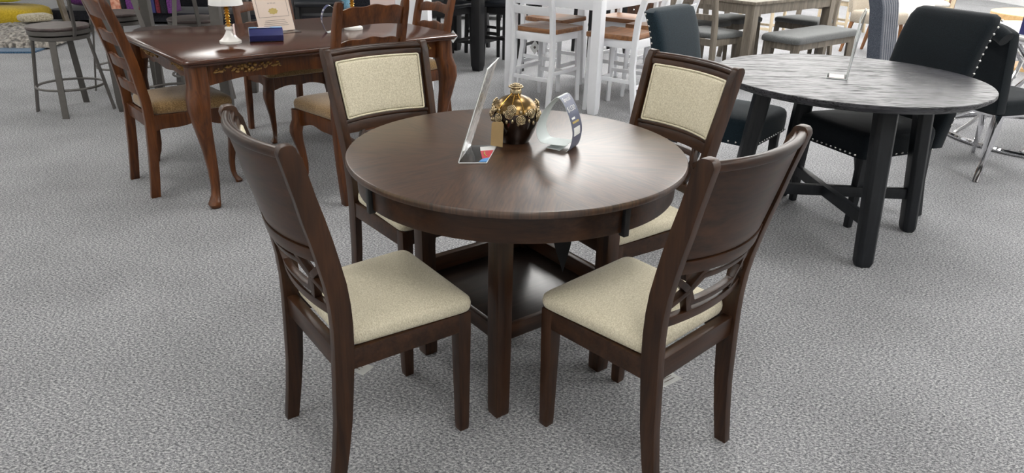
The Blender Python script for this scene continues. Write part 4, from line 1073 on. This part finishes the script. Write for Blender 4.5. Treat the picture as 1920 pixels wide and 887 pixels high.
# ------------------------------------------------------------------ far clutter, left: rugs, cushions, swatches
o = MB().box(-.0, 2.2, -1.0, .35, 0, .018).build('blue_rug', 'rug_blue'); o.location = (-7.35, 8.25, .0005); o.rotation_euler = (0, 0, math.radians(8)); tag(o, 'dark blue rug lying flat on the carpet at the far left', 'rug')
m = MB(); nx, ny = 60, 50; rnd = random.Random(4); V = {}
for i in range(nx+1):
    for j in range(ny+1):
        u, v = i/nx, j/ny; edge = min(u, 1-u, v, 1-v)
        z = .02+.11*min(1, edge*9)**.5*(.65+.35*sin(u*7+v*3))+rnd.uniform(-.012, .012)
        V[i, j] = (-1.05+2.1*u+rnd.uniform(-.014, .014), -.8+1.25*v+rnd.uniform(-.02, .02), z if edge > 0 else .0)
vs = [V[i, j] for i in range(nx+1) for j in range(ny+1)]; fs = [(i*(ny+1)+j, (i+1)*(ny+1)+j, (i+1)*(ny+1)+j+1, i*(ny+1)+j+1) for i in range(nx) for j in range(ny)]
o = m.add(vs, fs).build('shag_rug', 'rug', ang=180); o.location = (-6.15, 8.45, .02); o.rotation_euler = (0, 0, math.radians(8)); tag(o, 'thick grey shag rug heaped on the blue rug at far left', 'rug')
def puff(name, label, cat, loc, size, mat, yaw=90, tilt=0, power=.35):
    rings = []
    for a in [PI*(.02+.96*i/14) for i in range(15)]:
        r = sin(a)**.45; z = math.copysign(abs(cos(a))**.6, cos(a))
        rings.append([(size[0]/2*r*math.copysign(abs(cos(q))**power, cos(q)), size[1]/2*r*math.copysign(abs(sin(q))**power, sin(q)), size[2]/2*z) for q in [2*PI*k/32 for k in range(32)]])
    o = MB().loft(rings).build(name, mat, ang=80); o.location = loc; o.rotation_euler = (tilt, 0, math.radians(yaw-90)); tag(o, label, cat); return o
puff('ottoman_base', 'mustard yellow floor cushion under the lime green cushion at far left', 'cushion', (-6.58, 9.40, .13), (1.1, .7, .26), 'mustard')
puff('lime_cushion', 'lime green plush cushion on top of the mustard cushion at far left', 'cushion', (-6.58, 9.42, .55), (.9, .4, .5), 'lime', tilt=.1)
t = thing('display_bench', 'long low charcoal display bench holding cushions and fabric samples at far left', 'bench', (-3.9, 10.1, 0), 90)
MB().box(-2.3, 1.9, -.33, .45, .04, .16).build('base', 'charcoal', t, bevel=.01)
MB().box(-2.3, 1.9, .36, .45, .1605, 1.2).build('back_board', 'charcoal', t, bevel=.01)
m = MB()
for i in range(5): m = MB(); x = -2.1+i*.95; m.box(x, x+.08, -.3, .4, 0, .04).build('foot', 'bar_black', t)
puff('purple_cushion', 'purple cushion leaning at the left end of the charcoal display bench', 'cushion', (-5.66, 9.92, .48), (.62, .22, .54), 'purple', 100, -.3)
puff('ivory_throw', 'ivory folded throw on the charcoal display bench behind the metal stools', 'throw', (-3.55, 9.85, .40), (.46, .3, .38), 'ivory', 80, -.2)
puff('ivory_throw', 'second ivory throw beside the maroon cushion on the display bench', 'throw', (-3.12, 9.8, .415), (.22, .3, .40), 'ivory', 100, -.3)
puff('maroon_cushion', 'small maroon cushion on the charcoal display bench', 'cushion', (-2.80, 9.8, .35), (.3, .2, .30), 'maroon', 95, -.2)
puff('blue_cushion', 'dusty blue cushion at the right end of the charcoal display bench', 'cushion', (-2.35, 9.8, .39), (.36, .2, .34), 'blue_fab', 80, -.4)
puff('beige_bolster', 'beige rolled rug leaning on the shag rug beside the mustard cushion', 'rug', (-5.68, 8.72, .205), (.34, .24, .09), 'beige_rug', 140)
sw = None
cols = [('peach', .16), ('charcoal', .06), ('purple', .10), ('ivory', .03), ('maroon', .07), ('ivory', .02), ('maroon', .09), ('navy', .05), ('maroon', .06), ('charcoal', .08), ('purple', .05)]
x = -5.32
names = {'peach': 'peach patterned', 'charcoal': 'charcoal', 'purple': 'purple', 'ivory': 'narrow ivory', 'maroon': 'maroon', 'navy': 'navy'}
seen = {}
ordw = ['leftmost', 'second', 'third', 'last']
for i, (c_, w_) in enumerate(cols):
    seen[c_] = seen.get(c_, 0)+1
    tot = sum(1 for q in cols if q[0] == c_)
    pre = '' if tot == 1 else ('leftmost ' if seen[c_] == 1 else ('rightmost ' if seen[c_] == tot else 'middle '))
    o = MB().box(0, w_-.008, -.16, .16, 0, .40+.03*(i % 3)).build('fabric_sample', c_, bevel=.006); o.location = (x, 9.86, .1605)
    tag(o, f'{pre}{names[c_]} fabric sample book standing in the row on the display bench', 'sample book', 'fabric sample books in a row'); x += w_+.004
t = thing('easel_frame', 'brown slanted wooden post frame beside the lime cushion', 'stand', (-5.72, 9.56, 0), 90)
MB().bar((-.12, .03, 0), (-.30, .12, 1.1), .06, .05).build('post', 'grey_wood', t); MB().bar((.25, .03, 0), (.02, .12, 1.1), .05, .05).build('post', 'grey_wood', t); MB().bar((-.18, .06, .35), (.18, .06, .35), .04, .04).build('cross_bar', 'grey_wood', t)
# ------------------------------------------------------------------ light and colour
w = bpy.data.worlds.new('world'); S.world = w; w.use_nodes = True
w.node_tree.nodes['Background'].inputs['Color'].default_value = (1, 1, 1, 1); w.node_tree.nodes['Background'].inputs['Strength'].default_value = .3
S.view_settings.view_transform = 'Standard'; S.view_settings.look = 'None'; S.view_settings.gamma = 1; S.view_settings.exposure = 0.17
S.view_settings.use_curve_mapping = False
